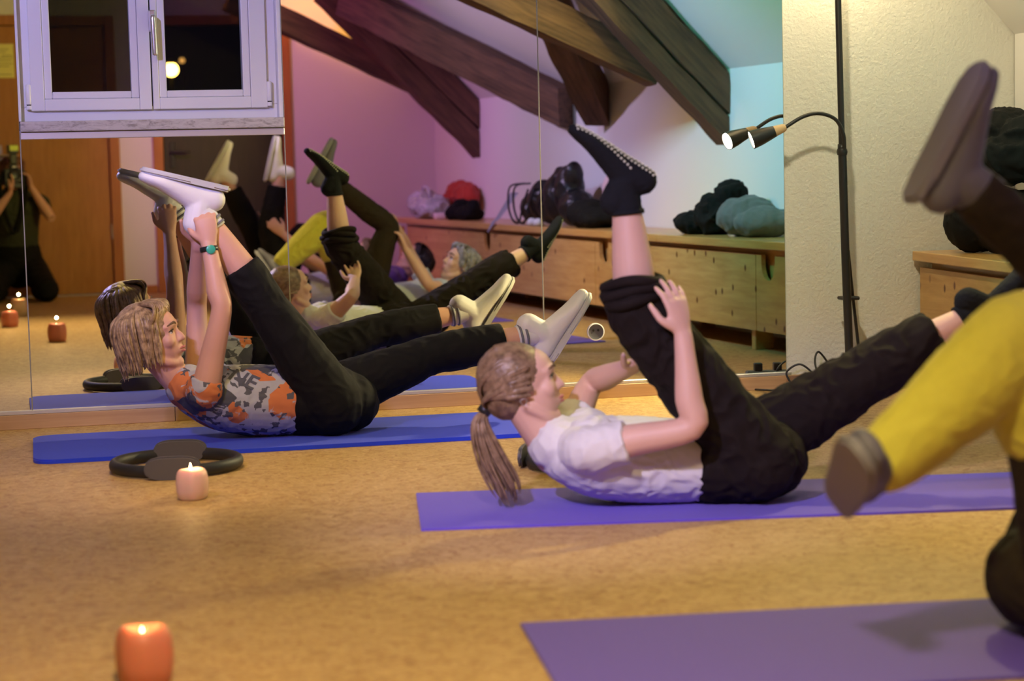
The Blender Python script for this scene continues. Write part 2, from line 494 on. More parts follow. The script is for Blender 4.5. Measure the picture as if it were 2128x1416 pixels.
# ================================================================== the room
SL = 0.095
KN = math.hypot(1, SL)
KT = V((-SL, -1, 0)) / KN          # along the low side wall, away from the mirrors
KI = V((-1, SL, 0)) / KN           # inwards from that wall
KO = V((3.95, 0, 0))
KROT = math.atan2(KI.y, KI.x)
def K(s, a, z): return KO + KT * s + KI * a + V((0, 0, z))
YB = -7.92                          # wall with the doors
ZC = 2.55

o = obj('floor', bbox((-3.1, YB - 0.2, -0.06), (4.4, 0.25, 0.0)), MAT['floor']); tag(o, 'marbled tan linoleum floor of the exercise room', kind='structure')

# wall carrying mirrors and window, opening cut out
bm = bmesh.new()
WX0, WX1, WZ0, WZ1 = 0.022, 0.977, 1.075, 2.25
box(bm, (-3.1, 0.006, 0), (WX0, 0.22, ZC)); box(bm, (WX1, 0.006, 0), (4.4, 0.22, ZC))
box(bm, (WX0, 0.006, 0), (WX1, 0.22, WZ0)); box(bm, (WX0, 0.006, WZ1), (WX1, 0.22, ZC))
o = obj('wall_front', bm, MAT['plaster']); tag(o, 'rough white plaster wall behind the mirrors and floor lamp', kind='structure')
o = obj('wall_left', bbox((-3.1, YB, 0), (-3.0, 0.006, ZC)), MAT['white_wall']); tag(o, kind='structure')
# wall with the two doors (openings left for the door leaves)
D1 = (-0.17, 0.70); D2 = (1.10, 2.01); DH = 2.02
bm = bmesh.new()
for x0, x1 in ((-3.1, D1[0]), (D1[1], D2[0]), (D2[1], 4.0)):
    box(bm, (x0, YB - 0.15, 0), (x1, YB, ZC))
for x0, x1 in (D1, D2):
    box(bm, (x0, YB - 0.15, DH), (x1, YB, ZC))
    box(bm, (x0, YB - 0.15, 0), (x1, YB - 0.10, DH))
o = obj('wall_back', bm, MAT['white_wall']); tag(o, 'white wall with two wooden doors, seen in the mirrors', kind='structure')
# low side wall
bm = bmesh.new()
prism(bm, [(0, 0), (0, 1.40), (-0.12, 1.40), (-0.12, 0)], KI, (0, 0, 1), KT, KO, 8.1)
o = obj('wall_right', bm, MAT['white_wall']); tag(o, 'low white knee wall behind the pine bench', kind='structure')
# sloping ceiling and flat ceiling
bm = bmesh.new()
CS = 1.04
a1 = (ZC - 1.39) / CS
prism(bm, [(-0.15, 1.39 - 0.15 * CS), (a1, ZC), (a1, ZC + 0.1), (-0.15, 1.49 - 0.15 * CS)], KI, (0, 0, 1), KT, KO + V((0, 0, 0)), 8.1)
o = obj('ceiling', bm, MAT['ceiling']); tag(o, 'sloping white attic ceiling between the beams', kind='structure')
o = obj('ceiling_flat', bbox((-3.1, YB - 0.2, ZC + 0.005), (4.0, 0.22, ZC + 0.1)), MAT['ceiling']); tag(o, kind='structure')

# door leaves
def door(name, xr, mat, handle_x, label, hinge=None, hm='steel'):
    d = empty(name, ((xr[0] + xr[1]) / 2, YB, 0)); hw = (xr[1] - xr[0]) / 2
    tag(d, label, kind='structure')
    obj('door_leaf', bbox((-hw + 0.004, -0.045, 0.012), (hw - 0.004, -0.005, DH - 0.004), 0.003), mat, d)
    for sx in (-1, 1):
        obj('door_frame', bbox((sx * hw - (0.075 if sx < 0 else 0.0), -0.02, 0), (sx * hw + (0.075 if sx > 0 else 0.0), 0.025, DH + 0.075), 0.004), MAT['doorframe'], d)
    obj('door_frame', bbox((-hw, -0.02, DH), (hw, 0.025, DH + 0.075), 0.004), MAT['doorframe'], d)
    hx = handle_x * (hw - 0.07)
    bm = bmesh.new(); box(bm, (hx - 0.02, -0.006, 0.94), (hx + 0.02, 0.004, 1.14), 0.004)
    pl = obj('handle_plate', bm, MAT[hm], d)
    bm = bmesh.new(); tube(bm, [(hx, 0, 1.06), (hx, 0.05, 1.06), (hx - handle_x * 0.03, 0.058, 1.06), (hx - handle_x * 0.12, 0.058, 1.06)], [0.009] * 4, (0, 0, 1), 10, 3)
    obj('door_handle', bm, MAT[hm], pl, True)
    for z in ((0.42, 1.6) if hinge else ()):
        bm = bmesh.new(); lathe(bm, [(0, 0), (0.009, 0), (0.009, 0.11), (0, 0.11)], 12, (hinge * (hw - 0.002), 0.012, z))
        obj('door_hinge', bm, MAT['steel'], d, auto=40)
    return d
d1 = door('door_1', D1, MAT['door'], -1, 'orange-brown veneered wooden door behind the kneeling photographer', hinge=1)
obj('threshold', bbox((-0.435, -0.10, 0.0), (0.435, 0.03, 0.010), 0.003), MAT['alu'], d1)
d2 = door('door_2', D2, MAT['darkdoor'], -1, 'dark brown door with orange wooden frame, seen in the mirror', hm='black_metal')
# yellow notice on the door
n = empty('paper_notice', (0, YB - 0.004, 0)); tag(n, 'yellow paper notice pinned to the orange-brown door', 'notice')
obj('sheet', bbox((-0.16, 0, 1.635), (0.036, 0.0012, 1.885)), MAT['paper_yellow'], n)
for z, x0, x1 in ((1.845, -0.12, 0.0), (1.825, -0.14, -0.02), (1.80, -0.05, 0.022), (1.785, -0.10, 0.028), (1.765, -0.13, 0.02), (1.74, -0.12, 0.026), (1.72, -0.08, 0.0), (1.66, -0.14, 0.02)):
    bm = bmesh.new()
    x = x0
    while x < x1:
        wd = random.uniform(0.006, 0.02); box(bm, (x, 0.0012, z - 0.002), (min(x + wd, x1), 0.0016, z + 0.002)); x += wd + 0.004
    obj('text_line', bm, MAT['ink'], n)
# baseboard bit of the light wall strip and below pink wall
obj_b = obj('baseboard_back', bbox((0.78, YB, 0), (1.02, YB + 0.014, 0.06), 0.003), MAT['doorframe']); tag(obj_b, kind='structure')
obj_b = obj('baseboard_back.001', bbox((2.09, YB, 0), (3.2, YB + 0.014, 0.06), 0.003), MAT['doorframe']); tag(obj_b, kind='structure')

# ------------------------------------------------------------------ roof timbers
def beam(name, P, Q, h, wd, parent=None, amp=0.006, cut=True, seg=34):
    """timber from P to Q (centre line), height h in the vertical plane, width wd"""
    P, Q = V(P), V(Q); X = (Q - P); L = X.length; X.normalize()
    Y = V((0, 0, 1)).cross(X).normalized(); Z = X.cross(Y)
    tanv = X.z / max(1e-3, math.hypot(X.x, X.y))
    bm = bmesh.new()
    nz, ny = 5, 3
    def disp(x, y, z):
        n1 = noise.noise(V((x * 2.2, y * 6 + 3, z * 6)) + P) * amp * 1.6 + noise.noise(V((x * 7, y * 18, z * 18)) + P) * amp
        return n1
    prof = []
    for i in range(nz): prof.append((-wd / 2, -h / 2 + h * i / (nz - 1)))
    for i in range(1, ny): prof.append((-wd / 2 + wd * i / (ny - 1), h / 2))
    for i in range(1, nz): prof.append((wd / 2, h / 2 - h * i / (nz - 1)))
    for i in range(1, ny - 1): prof.append((wd / 2 - wd * i / (ny - 1), -h / 2))
    rings = []
    for k in range(seg + 1):
        f = k / seg; ring = []
        for (y, z) in prof:
            x = f * L
            if cut: x += (z * tanv) * (1 - f)
            d = disp(x, y, z)
            yy = y + (1 if y > 0 else -1) * d * (abs(y) > wd * 0.49)
            zz = z + (1 if z > 0 else -1) * d * (abs(z) > h * 0.49)
            if abs(y) > wd * 0.49 and abs(z) > h * 0.49: yy *= 0.965; zz *= 0.975
            ring.append(bm.verts.new((x, yy, zz)))
        rings.append(ring)
    m = len(prof)
    for a, b in zip(rings[:-1], rings[1:]):
        for k in range(m): bm.faces.new((a[k], a[(k + 1) % m], b[(k + 1) % m], b[k]))
    bm.faces.new(rings[0][::-1]); bm.faces.new(rings[-1])
    o = obj(name, bm, MAT['beam'], None, auto=38)
    MM = Matrix((X, Y, Z)).transposed().to_4x4(); MM.translation = P
    if parent is not None:
        o.parent = parent; o.matrix_basis = parent.matrix_basis.inverted() @ MM
    else: o.matrix_world = MM
    return o
def rafter(s, zl, zm, zu, label, slope=1.0, amax=1.12):
    r = empty('roof_rafter', K(s, 0, 1.2)); tag(r, label, 'beam', 'paired roof rafters seen in the mirrors')
    c = math.cos(math.atan(slope))
    beam('lower_timber', K(s, 0.004, (zl + zm) / 2), K(s, amax, (zl + zm) / 2 + slope * amax), (zm - zl) * c - 0.008, 0.17, r)
    beam('upper_timber', K(s, 0.004, (zm + zu) / 2), K(s, amax - 0.22, (zm + zu) / 2 + slope * (amax - 0.22)), (zu - zm) * c - 0.010, 0.20, r)
rafter(6.92, 0.955, 1.166, 1.385, 'dark doubled roof rafter nearest the back wall, ending above the red garment', 0.98)
rafter(2.74, 0.985, 1.14, 1.375, 'weathered doubled roof rafter reflected just above the bright spot lamp', 0.99)
def lone(P, Q, h, wd, label, cut=True):
    o = beam('roof_brace', P, Q, h, wd, cut=cut); tag(o, label, 'beam', 'roof braces seen in the mirrors'); return o
lone(K(7.10, 0.20, 1.43), K(7.10, 1.75, 2.14), 0.17, 0.15, 'dark brace crossing behind the rafter beside the back wall', False)
lone(K(2.92, 0.30, 1.40), K(2.92, 2.0, 2.14), 0.19, 0.15, 'reddish brace running up behind the rafter above the spot lamp', False)
lone(K(4.92, 0.06, 1.26), K(6.78, 0.98, 2.10), 0.24, 0.15, 'long slanting brace between the two doubled rafters', True)
lone(K(4.40, 0.06, 1.26), K(3.10, 1.10, 2.30), 0.22, 0.17, 'short thick brace ending with a blunt tip above the raised sock', True)
lone(K(6.70, 0.80, 2.26), K(4.6, 0.86, 2.28), 0.16, 0.16, 'short horizontal timber near the ridge, lit orange', False)

# ------------------------------------------------------------------ mirrors, rail, baseboard
MZ0, MZ1 = 0.062, 2.12
def mirror(x0, x1, z0, z1, label):
    o = obj('wall_mirror', bbox((x0, 0.0, z0), (x1, 0.005, z1), 0.0008), MAT['mirror'])
    # slim bright polished edge
    for xa, xb in ((x0 - 0.0008, x0 + 0.0003), (x1 - 0.0003, x1 + 0.0008)):
        obj('glass_edge', bbox((xa, -0.0006, z0), (xb, 0.005, z1)), MAT['mirror_edge'], o)
    return tag(o, label, 'mirror', 'wall mirror panels')
MAT['mirror_edge'] = plain('ground_glass_edge', (0.50, 0.48, 0.38), 0.4)
mirror(-0.93, 0.0245, MZ0, MZ1, 'wall mirror reflecting the orange door and photographer, left of the window')
mirror(0.0275, 0.9755, MZ0, 1.046, 'low wall mirror directly under the marble window sill')
mirror(0.9785, 1.9520, MZ0, MZ1, 'tall wall mirror just right of the window')
mirror(1.9555, 2.948, MZ0, MZ1, 'tall wall mirror beside the bare plaster wall and floor lamp')
r = obj('mirror_rail', bbox((-0.95, -0.014, 0.052), (2.965, 0.005, 0.066), 0.002), MAT['alu']); tag(r, 'slim aluminium rail holding the lower mirror edges', 'rail')
r = obj('sill_rail', bbox((0.027, -0.012, 1.044), (0.976, 0.0055, 1.070), 0.002), MAT['alu']); tag(r, 'pale aluminium strip between marble sill and low mirror', 'rail')
bb = empty('baseboard_front', (0, 0, 0)); tag(bb, 'pale wooden baseboard under the mirrors', kind='structure')
for x0, x1 in ((-2.9, -0.62), (-0.618, 0.535), (0.537, 1.70), (1.702, 3.06)):
    obj('board', bbox((x0, -0.020, 0.0), (x1, 0.005, 0.052), 0.0015), MAT['base'], bb)
# round wall outlet let into the mirror
ol = empty('wall_outlet', (2.161, 0.0, 0.259)); tag(ol, 'round wall outlet with pale rim set in the mirror', 'outlet')
bm = bmesh.new(); lathe(bm, [(0.0315, 0.0), (0.0345, 0.0), (0.0345, 0.006), (0.0305, 0.007), (0.0295, 0.0)], 40, (0, 0, 0), (0, -1, 0)); obj('rim', bm, MAT['pvc'], ol, auto=40)
bm = bmesh.new(); lathe(bm, [(0, 0.002), (0.022, 0.002), (0.026, 0.003), (0.030, 0.004)], 40, (0, 0, 0), (0, -1, 0)); obj('cover_plate', bm, MAT['grey_plastic'], ol, True)
for dx in (-0.010, 0.010):
    bm = bmesh.new(); lathe(bm, [(0.0, 0.0035), (0.0045, 0.0035), (0.0045, 0.0)], 14, (dx, 0, 0.006), (0, -1, 0)); obj('pin_hole', bm, MAT['rubber'], ol)

# ------------------------------------------------------------------ window
wn = empty('window_1', ((WX0 + WX1) / 2, 0.0, 1.1)); tag(wn, 'white two-sash window over a marble sill, night outside', kind='structure')
def wbox(name, x0, x1, y0, y1, z0, z1, mat, par, bev=0.003):
    cx = wn.location
    if par is not wn: pass
    return obj(name, bbox((x0 - cx.x, y0, z0 - cx.z), (x1 - cx.x, y1, z1 - cx.z), bev, 2 if bev else 1), mat, par)
wbox('marble_sill', 0.0275, 0.976, -0.026, 0.15, 1.071, 1.108, MAT['marble'], wn, 0.004)
# reveals lining the opening
wbox('reveal', 0.0225, 0.034, 0.0, 0.14, 1.108, 2.25, MAT['pvc'], wn)
wbox('reveal', 0.960, 0.977, 0.0, 0.14, 1.108, 2.25, MAT['pvc'], wn)
FY = 0.045
wbox('frame_bottom', 0.030, 0.960, FY, FY + 0.07, 1.108, 1.160, MAT['pvc'], wn)
wbox('frame_top', 0.030, 0.960, FY, FY + 0.07, 2.19, 2.25, MAT['pvc'], wn)
wbox('frame_side', 0.030, 0.078, FY, FY + 0.07, 1.16, 2.19, MAT['pvc'], wn)
wbox('frame_side', 0.912, 0.960, FY, FY + 0.07, 1.16, 2.19, MAT['pvc'], wn)
def sash(x0, x1, g0, g1):
    s = wbox('sash', x0, x0 + 0.001, FY - 0.012, FY - 0.011, 1.15, 1.151, MAT['pvc'], wn, 0)
    z0, z1 = 1.146, 2.20
    y0, y1 = FY - 0.020, FY + 0.045
    gz0, gz1 = 1.214, 2.13
    wbox('sash_stile', x0, g0 - 0.028, y0, y1, z0, z1, MAT['pvc'], s); wbox('sash_stile', g1 + 0.028, x1, y0, y1, z0, z1, MAT['pvc'], s)
    wbox('sash_rail', g0 - 0.028, g1 + 0.028, y0 + 0.0004, y1, z0, gz0 - 0.026, MAT['pvc'], s); wbox('sash_rail', g0 - 0.028, g1 + 0.028, y0 + 0.0004, y1, gz1 + 0.026, z1, MAT['pvc'], s)
    # glazing beads, a little lower than the stiles
    bd = 0.006
    wbox('glazing_bead', g0 - 0.0275, g0, y0 + bd, y1, gz0 - 0.026, gz1 + 0.026, MAT['pvc'], s, 0.004); wbox('glazing_bead', g1, g1 + 0.0275, y0 + bd, y1, gz0 - 0.026, gz1 + 0.026, MAT['pvc'], s, 0.004)
    wbox('glazing_bead', g0, g1, y0 + bd, y1, gz0 - 0.0255, gz0, MAT['pvc'], s, 0.004); wbox('glazing_bead', g0, g1, y0 + bd, y1, gz1, gz1 + 0.0255, MAT['pvc'], s, 0.004)
    wbox('pane', g0 - 0.002, g1 + 0.002, FY + 0.012, FY + 0.016, gz0 - 0.002, gz1 + 0.002, MAT['glass'], s, 0)
    return s
sash(0.070, 0.500, 0.146, 0.428)
s2 = sash(0.5045, 0.922, 0.556, 0.834)
# handle
hd = wbox('window_handle', 0.498, 0.524, FY - 0.032, FY - 0.020, 1.425, 1.505, MAT['steel'], wn, 0.005)
bm = bmesh.new(); cxw = wn.location
tube(bm, [(0.511 - cxw.x, FY - 0.03, 1.478 - cxw.z), (0.511 - cxw.x, FY - 0.062, 1.478 - cxw.z), (0.511 - cxw.x, FY - 0.068, 1.462 - cxw.z), (0.514 - cxw.x, FY - 0.066, 1.344 - cxw.z)], [0.009, 0.009, (0.010, 0.008), (0.010, 0.007)], (1, 0, 0), 12, 4)
obj('handle_lever', bm, MAT['steel'], hd, True)
for x in (0.062, 0.930):
    bm = bmesh.new(); c = (x - cxw.x, FY - 0.016, 0)
    lathe(bm, [(0, 1.170 - cxw.z), (0.0085, 1.170 - cxw.z), (0.0095, 1.172 - cxw.z), (0.0095, 1.238 - cxw.z), (0.007, 1.242 - cxw.z), (0, 1.242 - cxw.z)], 18, c)
    hg = obj('hinge', bm, MAT['pvc'], wn, auto=40)
    bm = bmesh.new(); lathe(bm, [(0, 1.152 - cxw.z), (0.0095, 1.152 - cxw.z), (0.0095, 1.166 - cxw.z), (0, 1.166 - cxw.z)], 18, c); obj('hinge_base', bm, MAT['pvc'], hg, auto=40)
    bm = bmesh.new(); lathe(bm, [(0, 1.165 - cxw.z), (0.0075, 1.165 - cxw.z), (0.0075, 1.171 - cxw.z), (0, 1.171 - cxw.z)], 18, c); obj('hinge_gap', bm, MAT['rubber'], hg, auto=40)

# street lamps far outside
def street_lamp(p, r, mat, label):
    e = empty('street_lamp', (p[0], p[1], -3.0)); tag(e, label, 'street lamp')
    h = p[2] + 3.0
    bm = bmesh.new(); tube(bm, [(0, 0, 0), (0, 0, h * 0.6), (0, 0, h - r)], [r * 0.35, r * 0.25, r * 0.22], (1, 0, 0), 10, 2); obj('post', bm, MAT['black_metal'], e, True)
    bm = bmesh.new(); ellipsoid(bm, (0, 0, h), (r, r, r * 0.95)); obj('globe', bm, mat, e, True)
    bm = bmesh.new(); lathe(bm, [(0, h + r * 1.5), (r * 0.5, h + r * 1.35), (r * 1.25, h + r * 0.85), (r * 1.1, h + r * 0.8), (0, h + r * 0.9)], 18); obj('hood', bm, MAT['black_metal'], e, auto=40)
street_lamp((2.27, 22.0, 2.38), 0.10, MAT['street'], 'glowing orange street lamp shining through the right window pane')
street_lamp((3.01, 29.0, 2.89), 0.045, MAT['street_dim'], 'faint distant street lamp beside the bright one outside')

# ------------------------------------------------------------------ bench along the low wall
bn = empty('pine_bench', KO, KROT); tag(bn, 'long knotty pine storage bench along the low side wall', 'bench')
BA = 0.46                           # front edge distance from wall
MAT['pine'] = wood('knotty_pine', (0.50, 0.26, 0.075), (0.72, 0.45, 0.16), (9, 1.2, 9), 0.42, knots=True, coat=0.15)
MAT['pine_top'] = wood('pine_board', (0.54, 0.28, 0.08), (0.72, 0.43, 0.15), (12, 1.0, 12), 0.32, coat=0.2)
for i, (y0, y1) in enumerate(((0.06, 2.6), (2.603, 5.2), (5.203, 7.55))):
    for j in range(3):
        a0 = 0.012 + j * 0.1495
        obj('seat_plank', bbox((a0, y0, 0.490), (a0 + 0.1485, y1, 0.529), 0.004, 2), MAT['pine_top'], bn)
def front_panel(y0, y1, cut):
    """front board with a U-shaped finger cut-out"""
    z0, z1 = 0.100, 0.462
    cw, cd = 0.070, 0.120
    top = [(y0, z1)]
    if cut is not None:
        for k in range(15):
            t = math.pi * k / 14
            top.append((cut - cw * math.cos(t), z1 if k in (0, 14) else z1 - cd * math.sin(t) ** 0.6))
    top.append((y1, z1))
    bm = bmesh.new()
    cols = []
    for y, z in top:
        cols.append([bm.verts.new((x, y, zz)) for x in (BA - 0.055, BA - 0.033) for zz in (z0, z)])
    for a, b in zip(cols[:-1], cols[1:]):
        bm.faces.new((a[0], b[0], b[1], a[1])); bm.faces.new((a[2], a[3], b[3], b[2]))
        bm.faces.new((a[1], b[1], b[3], a[3])); bm.faces.new((a[0], a[2], b[2], b[0]))
    bm.faces.new((cols[0][0], cols[0][1], cols[0][3], cols[0][2])); bm.faces.new((cols[-1][0], cols[-1][2], cols[-1][3], cols[-1][1]))
    return obj('front_panel', bm, MAT['pine'], bn)
front_panel(0.06, 1.505, 1.38)
front_panel(1.511, 3.55, 3.42)
front_panel(3.556, 5.60, 5.47)
front_panel(5.606, 7.55, 7.40)
for y in (0.12, 1.60, 2.85, 4.08, 5.65, 7.40):
    obj('leg', bbox((BA - 0.16, y - 0.02, 0), (BA - 0.062, y + 0.02, 0.1), 0.003), MAT['pine_top'], bn)
    obj('leg', bbox((0.02, y - 0.02, 0), (0.10, y + 0.02, 0.1), 0.003), MAT['pine_top'], bn)
obj('inner_board', bbox((BA - 0.095, 0.07, 0.121), (BA - 0.080, 7.5, 0.488)), MAT['pine_top'], bn)
obj('bottom_board', bbox((0.02, 0.06, 0.100), (BA - 0.056, 7.5, 0.120)), MAT['pine_top'], bn)

# ------------------------------------------------------------------ mats
def mat_obj(name, corners, th, mat, label, rnd=0.0, group=None):
    """corners ccw in plan"""
    pts = []
    n = 4
    for i in range(n):
        p = V((*corners[i], 0)); a = V((*corners[i - 1], 0)); b = V((*corners[(i + 1) % n], 0))
        if rnd <= 0: pts.append(p); continue
        da = (a - p).normalized(); db = (b - p).normalized()
        for k in range(7):
            t = k / 6
            q = (p + da * rnd) * (1 - t) ** 2 + p * 2 * t * (1 - t) + (p + db * rnd) * t ** 2
            pts.append(q)
    bm = bmesh.new()
    v0 = [bm.verts.new((p.x, p.y, 0.0005)) for p in pts]; v1 = [bm.verts.new((p.x, p.y, th)) for p in pts]
    bm.faces.new(v0[::-1]); top = bm.faces.new(v1)
    for i in range(len(pts)): bm.faces.new((v0[i], v0[(i + 1) % len(pts)], v1[(i + 1) % len(pts)], v1[i]))
    bmesh.ops.bevel(bm, geom=list(top.edges), offset=th * 0.3, segments=2, affect='EDGES')
    o = obj(name, bm, mat, auto=50); tag(o, label, 'mat', group); return o
def rect(p, d, L, W, side=1):
    """corner p, direction d along length, width to the far (+y) side"""
    d = V((*d, 0)).normalized(); nrm = V((-d.y, d.x, 0)) * side; p = V((*p, 0))
    c = [p, p + d * L, p + d * L + nrm * W, p + nrm * W]
    return [(q.x, q.y) for q in c]
mat_obj('exercise_mat', rect((0.018, -0.95), (1, -0.008), 1.84, 0.625), 0.014, MAT['blue_mat'], 'thick blue foam exercise mat with rounded corners beside the baseboard', 0.07, 'exercise mats')
mat_obj('exercise_mat', rect((0.955, -2.525), (1, -0.175), 1.86, 0.56), 0.006, MAT['purple_mat'], 'purple mat under the ponytailed woman in white shirt', 0, 'exercise mats')
mat_obj('exercise_mat', rect((0.868, -4.20), (1, -0.12), 1.86, 0.60), 0.006, MAT['purple_mat'], 'purple mat closest to the camera, under the yellow-lit leg', 0, 'exercise mats')
mat_obj('exercise_mat', rect((1.35, -5.65), (1, -0.06), 1.50, 0.58), 0.008, MAT['blue_mat'], 'blue mat under the person in lilac shirt, seen in the mirror', 0.06, 'exercise mats')

# ------------------------------------------------------------------ pilates rings
def ring(p, rz, label, padmat=None):
    e = empty('pilates_ring', p, rz); tag(e, label, 'exercise ring', 'pilates rings')
    Rr, r = 0.19, 0.0155
    bm = bmesh.new(); N = 72
    rings_ = []
    for i in range(N):
        t = 2 * math.pi * i / N; c = V((Rr * math.cos(t), Rr * math.sin(t), 0.022)); u = V((math.cos(t), math.sin(t), 0))
        rings_.append([bm.verts.new(c + u * r * math.cos(2 * math.pi * k / 14) + V((0, 0, r * 1.25 * math.sin(2 * math.pi * k / 14)))) for k in range(14)])
    for i in range(N):
        a, b = rings_[i], rings_[(i + 1) % N]
        for k in range(14): bm.faces.new((a[k], b[k], b[(k + 1) % 14], a[(k + 1) % 14]))
    obj('hoop', bm, MAT['foam'], e, True)
    for sgn in (-1, 1):
        for off in (0.020, -0.024):
            bm = bmesh.new(); pts = []
            for k in range(40):
                t = 2 * math.pi * k / 40
                ex = abs(math.cos(t)) ** 0.62 * math.copysign(1, math.cos(t)); ez = abs(math.sin(t)) ** 0.75 * math.copysign(1, math.sin(t))
                pts.append((0.083 * ex, 0.033 + 0.0325 * ez))
            prism(bm, pts, (1, 0, 0), (0, 0, 1), (0, sgn, 0), (0, sgn * (Rr + off) - (sgn * 0.006), 0), 0.012)
            es = [ed for ed in bm.edges if len(ed.link_faces) == 2 and any(len(f.verts) > 8 for f in ed.link_faces)]
            bmesh.ops.bevel(bm, geom=es, offset=0.004, segments=2, affect='EDGES')
            obj('grip_pad', bm, padmat or MAT['pad'], e, auto=45)
    return e
ring((0.447, -1.225, 0), R(-8), 'black pilates ring on the floor behind the lit candle')
ring((1.66, -1.66, 0), R(62), 'black pilates ring half hidden behind the ponytailed woman')
ring((2.62, -4.63, 0.0), R(40), 'black pilates ring near the pine bench, seen in the mirror')

# ------------------------------------------------------------------ candles
def candle(p, r, mat, label, lit=True, fl=0.86, power=0.8):
    e = empty('candle', p, random.uniform(0, 6)); tag(e, label, 'candle', 'pillar candles on the floor')
    h = r * 1.95
    bm = bmesh.new()
    prof = [(0, 0), (r * 0.80, 0), (r * 0.90, h * 0.04), (r * 1.0, h * 0.30), (r * 1.02, h * 0.55), (r * 0.98, h * 0.76), (r * 0.92, h * 0.88), (r * 0.82, h * 0.955), (r * 0.70, h * 0.99), (r * 0.60, h), (r * 0.52, h * 0.985), (r * 0.44, h * 0.93), (r * 0.25, h * 0.88), (0, h * 0.87)]
    lathe(bm, prof, 40)
    for v in bm.verts:
        t = math.atan2(v.co.y, v.co.x)
        k = 1 + 0.035 * math.cos(4 * t + 0.6) + 0.015 * math.sin(7 * t)
        v.co.x *= k; v.co.y *= k
        if v.co.z > h * 0.9: v.co.z += 0.018 * h * math.sin(2 * t + 1)
    obj('wax_body', bm, mat, e, True)
    bm = bmesh.new(); tube(bm, [(0, 0, h * 0.75), (0.001, 0, h * (fl - 0.02)), (0.003, 0.001, h * (fl + 0.02))], [0.0016, 0.0014, 0.001], (1, 0, 0), 8, 3); obj('wick', bm, MAT['rubber'], e, True)
    if lit:
        bm = bmesh.new(); z = h * fl; k = 0.72 if fl > 0.9 else 0.48
        lathe(bm, [(0, z), (0.0035 * k, z + 0.002 * k), (0.0058 * k, z + 0.008 * k), (0.0048 * k, z + 0.016 * k), (0.0022 * k, z + 0.025 * k), (0, z + 0.031 * k)], 16, (0.003, 0, 0)); obj('flame', bm, MAT['flame'], e, True)
        pl = point('candle_light', V(p) + V((0, 0, h + 0.03)), power * 0.5, (1.0, 0.60, 0.22), 0.008)
    return e
candle((0.446, -1.80, 0), 0.044, MAT['wax_rose'], 'lit pale pink candle in front of the pilates ring', fl=0.95, power=1.0)
candle((0.190, -3.80, 0), 0.052, MAT['wax_red'], 'red candle cut off by the bottom edge of the picture', power=0.8)
candle((-0.066, -5.02, 0), 0.050, MAT['wax_red'], 'lit red candle reflected in the left mirror, lower of two', power=0.8)
candle((-0.008, -6.0, 0), 0.056, MAT['wax_cream'], 'lit cream candle reflected behind the red one near the photographer', power=0.8)

# ------------------------------------------------------------------ floor lamp
LX, LY = 3.135, -0.16
lp = empty('floor_lamp', (LX, LY, 0)); tag(lp, 'black floor lamp with uplight and gooseneck reading spot by the plaster wall', 'lamp')
bm = bmesh.new(); lathe(bm, [(0, 0), (0.13, 0), (0.135, 0.006), (0.13, 0.016), (0.03, 0.026), (0.02, 0.04), (0, 0.04)], 40); obj('base', bm, MAT['black_metal'], lp, auto=40)
bm = bmesh.new(); tube(bm, [(0.018, 0, 0.03), (0.002, 0, 0.5), (-0.008, 0, 0.93), (-0.010, 0, 0.94)], [0.0165, 0.0165, 0.0165, 0.0165], (1, 0, 0), 16, 4); obj('lower_pole', bm, MAT['black_metal'], lp, True)
bm = bmesh.new(); tube(bm, [(-0.009, 0, 0.93), (-0.016, 0, 1.3), (-0.024, 0, 1.72)], [0.0125] * 3, (1, 0, 0), 16, 4); obj('upper_pole', bm, MAT['black_metal'], lp, True)
bm = bmesh.new(); lathe(bm, [(0, -0.012), (0.019, -0.012), (0.0215, 0), (0.019, 0.012), (0, 0.012)], 24, (-0.009, 0, 0.932)); obj('pole_joint', bm, MAT['black_metal'], lp, auto=50)
bm = bmesh.new(); lathe(bm, [(0.0, 0.0), (0.02, 0.0), (0.05, 0.012), (0.085, 0.045), (0.105, 0.10), (0.101, 0.10), (0.080, 0.05), (0.045, 0.018), (0.0, 0.010)], 40, (-0.024, 0, 1.72)); obj('glass_shade', bm, MAT['shade_glow'], lp, auto=50)
# gooseneck arm
arm = [(-0.006, -0.012, 0.935), (-0.012, -0.020, 1.00), (-0.045, -0.022, 1.058), (-0.110, -0.016, 1.082), (-0.175, -0.008, 1.070), (-0.245, 0.0, 1.030)]
bm = bmesh.new(); tube(bm, arm, [0.0085, 0.008, 0.0075, 0.0075, 0.0075, 0.0075], (0, 1, 0), 12, 6); ga = obj('gooseneck_arm', bm, MAT['black_metal'], lp, True)
HA = V((-0.93, 0.18, -0.33)).normalized(); HP = V((-0.242, 0.0, 1.032))
bm = bmesh.new(); lathe(bm, [(0, 0), (0.012, 0.0), (0.0165, 0.010), (0.0215, 0.046), (0, 0.046)], 24, HP, HA); obj('wood_collar', bm, MAT['lampwood'], lp, auto=40)
bm = bmesh.new(); lathe(bm, [(0, 0.046), (0.022, 0.046), (0.033, 0.105), (0.0365, 0.142), (0.0335, 0.142), (0.030, 0.11), (0.0, 0.10)], 32, HP, HA); obj('spot_shade', bm, MAT['black_metal'], lp, auto=40)
bm = bmesh.new(); lathe(bm, [(0, 0.138), (0.030, 0.138), (0.033, 0.134), (0.033, 0.12), (0, 0.12)], 28, HP, HA); obj('spot_bulb', bm, MAT['bulb'], lp, auto=40)
spot('reading_spot_light', V((LX, LY, 0)) + HP + HA * 0.150, V((LX, LY, 0)) + HP + HA * 0.15 + V((-0.80, 0.05, -0.55)), 130, (1.0, 0.80, 0.38), 120, 0.6, 0.03)
point('uplight_light', (LX - 0.024, LY, 1.86), 14, (1.0, 0.78, 0.44), 0.06)
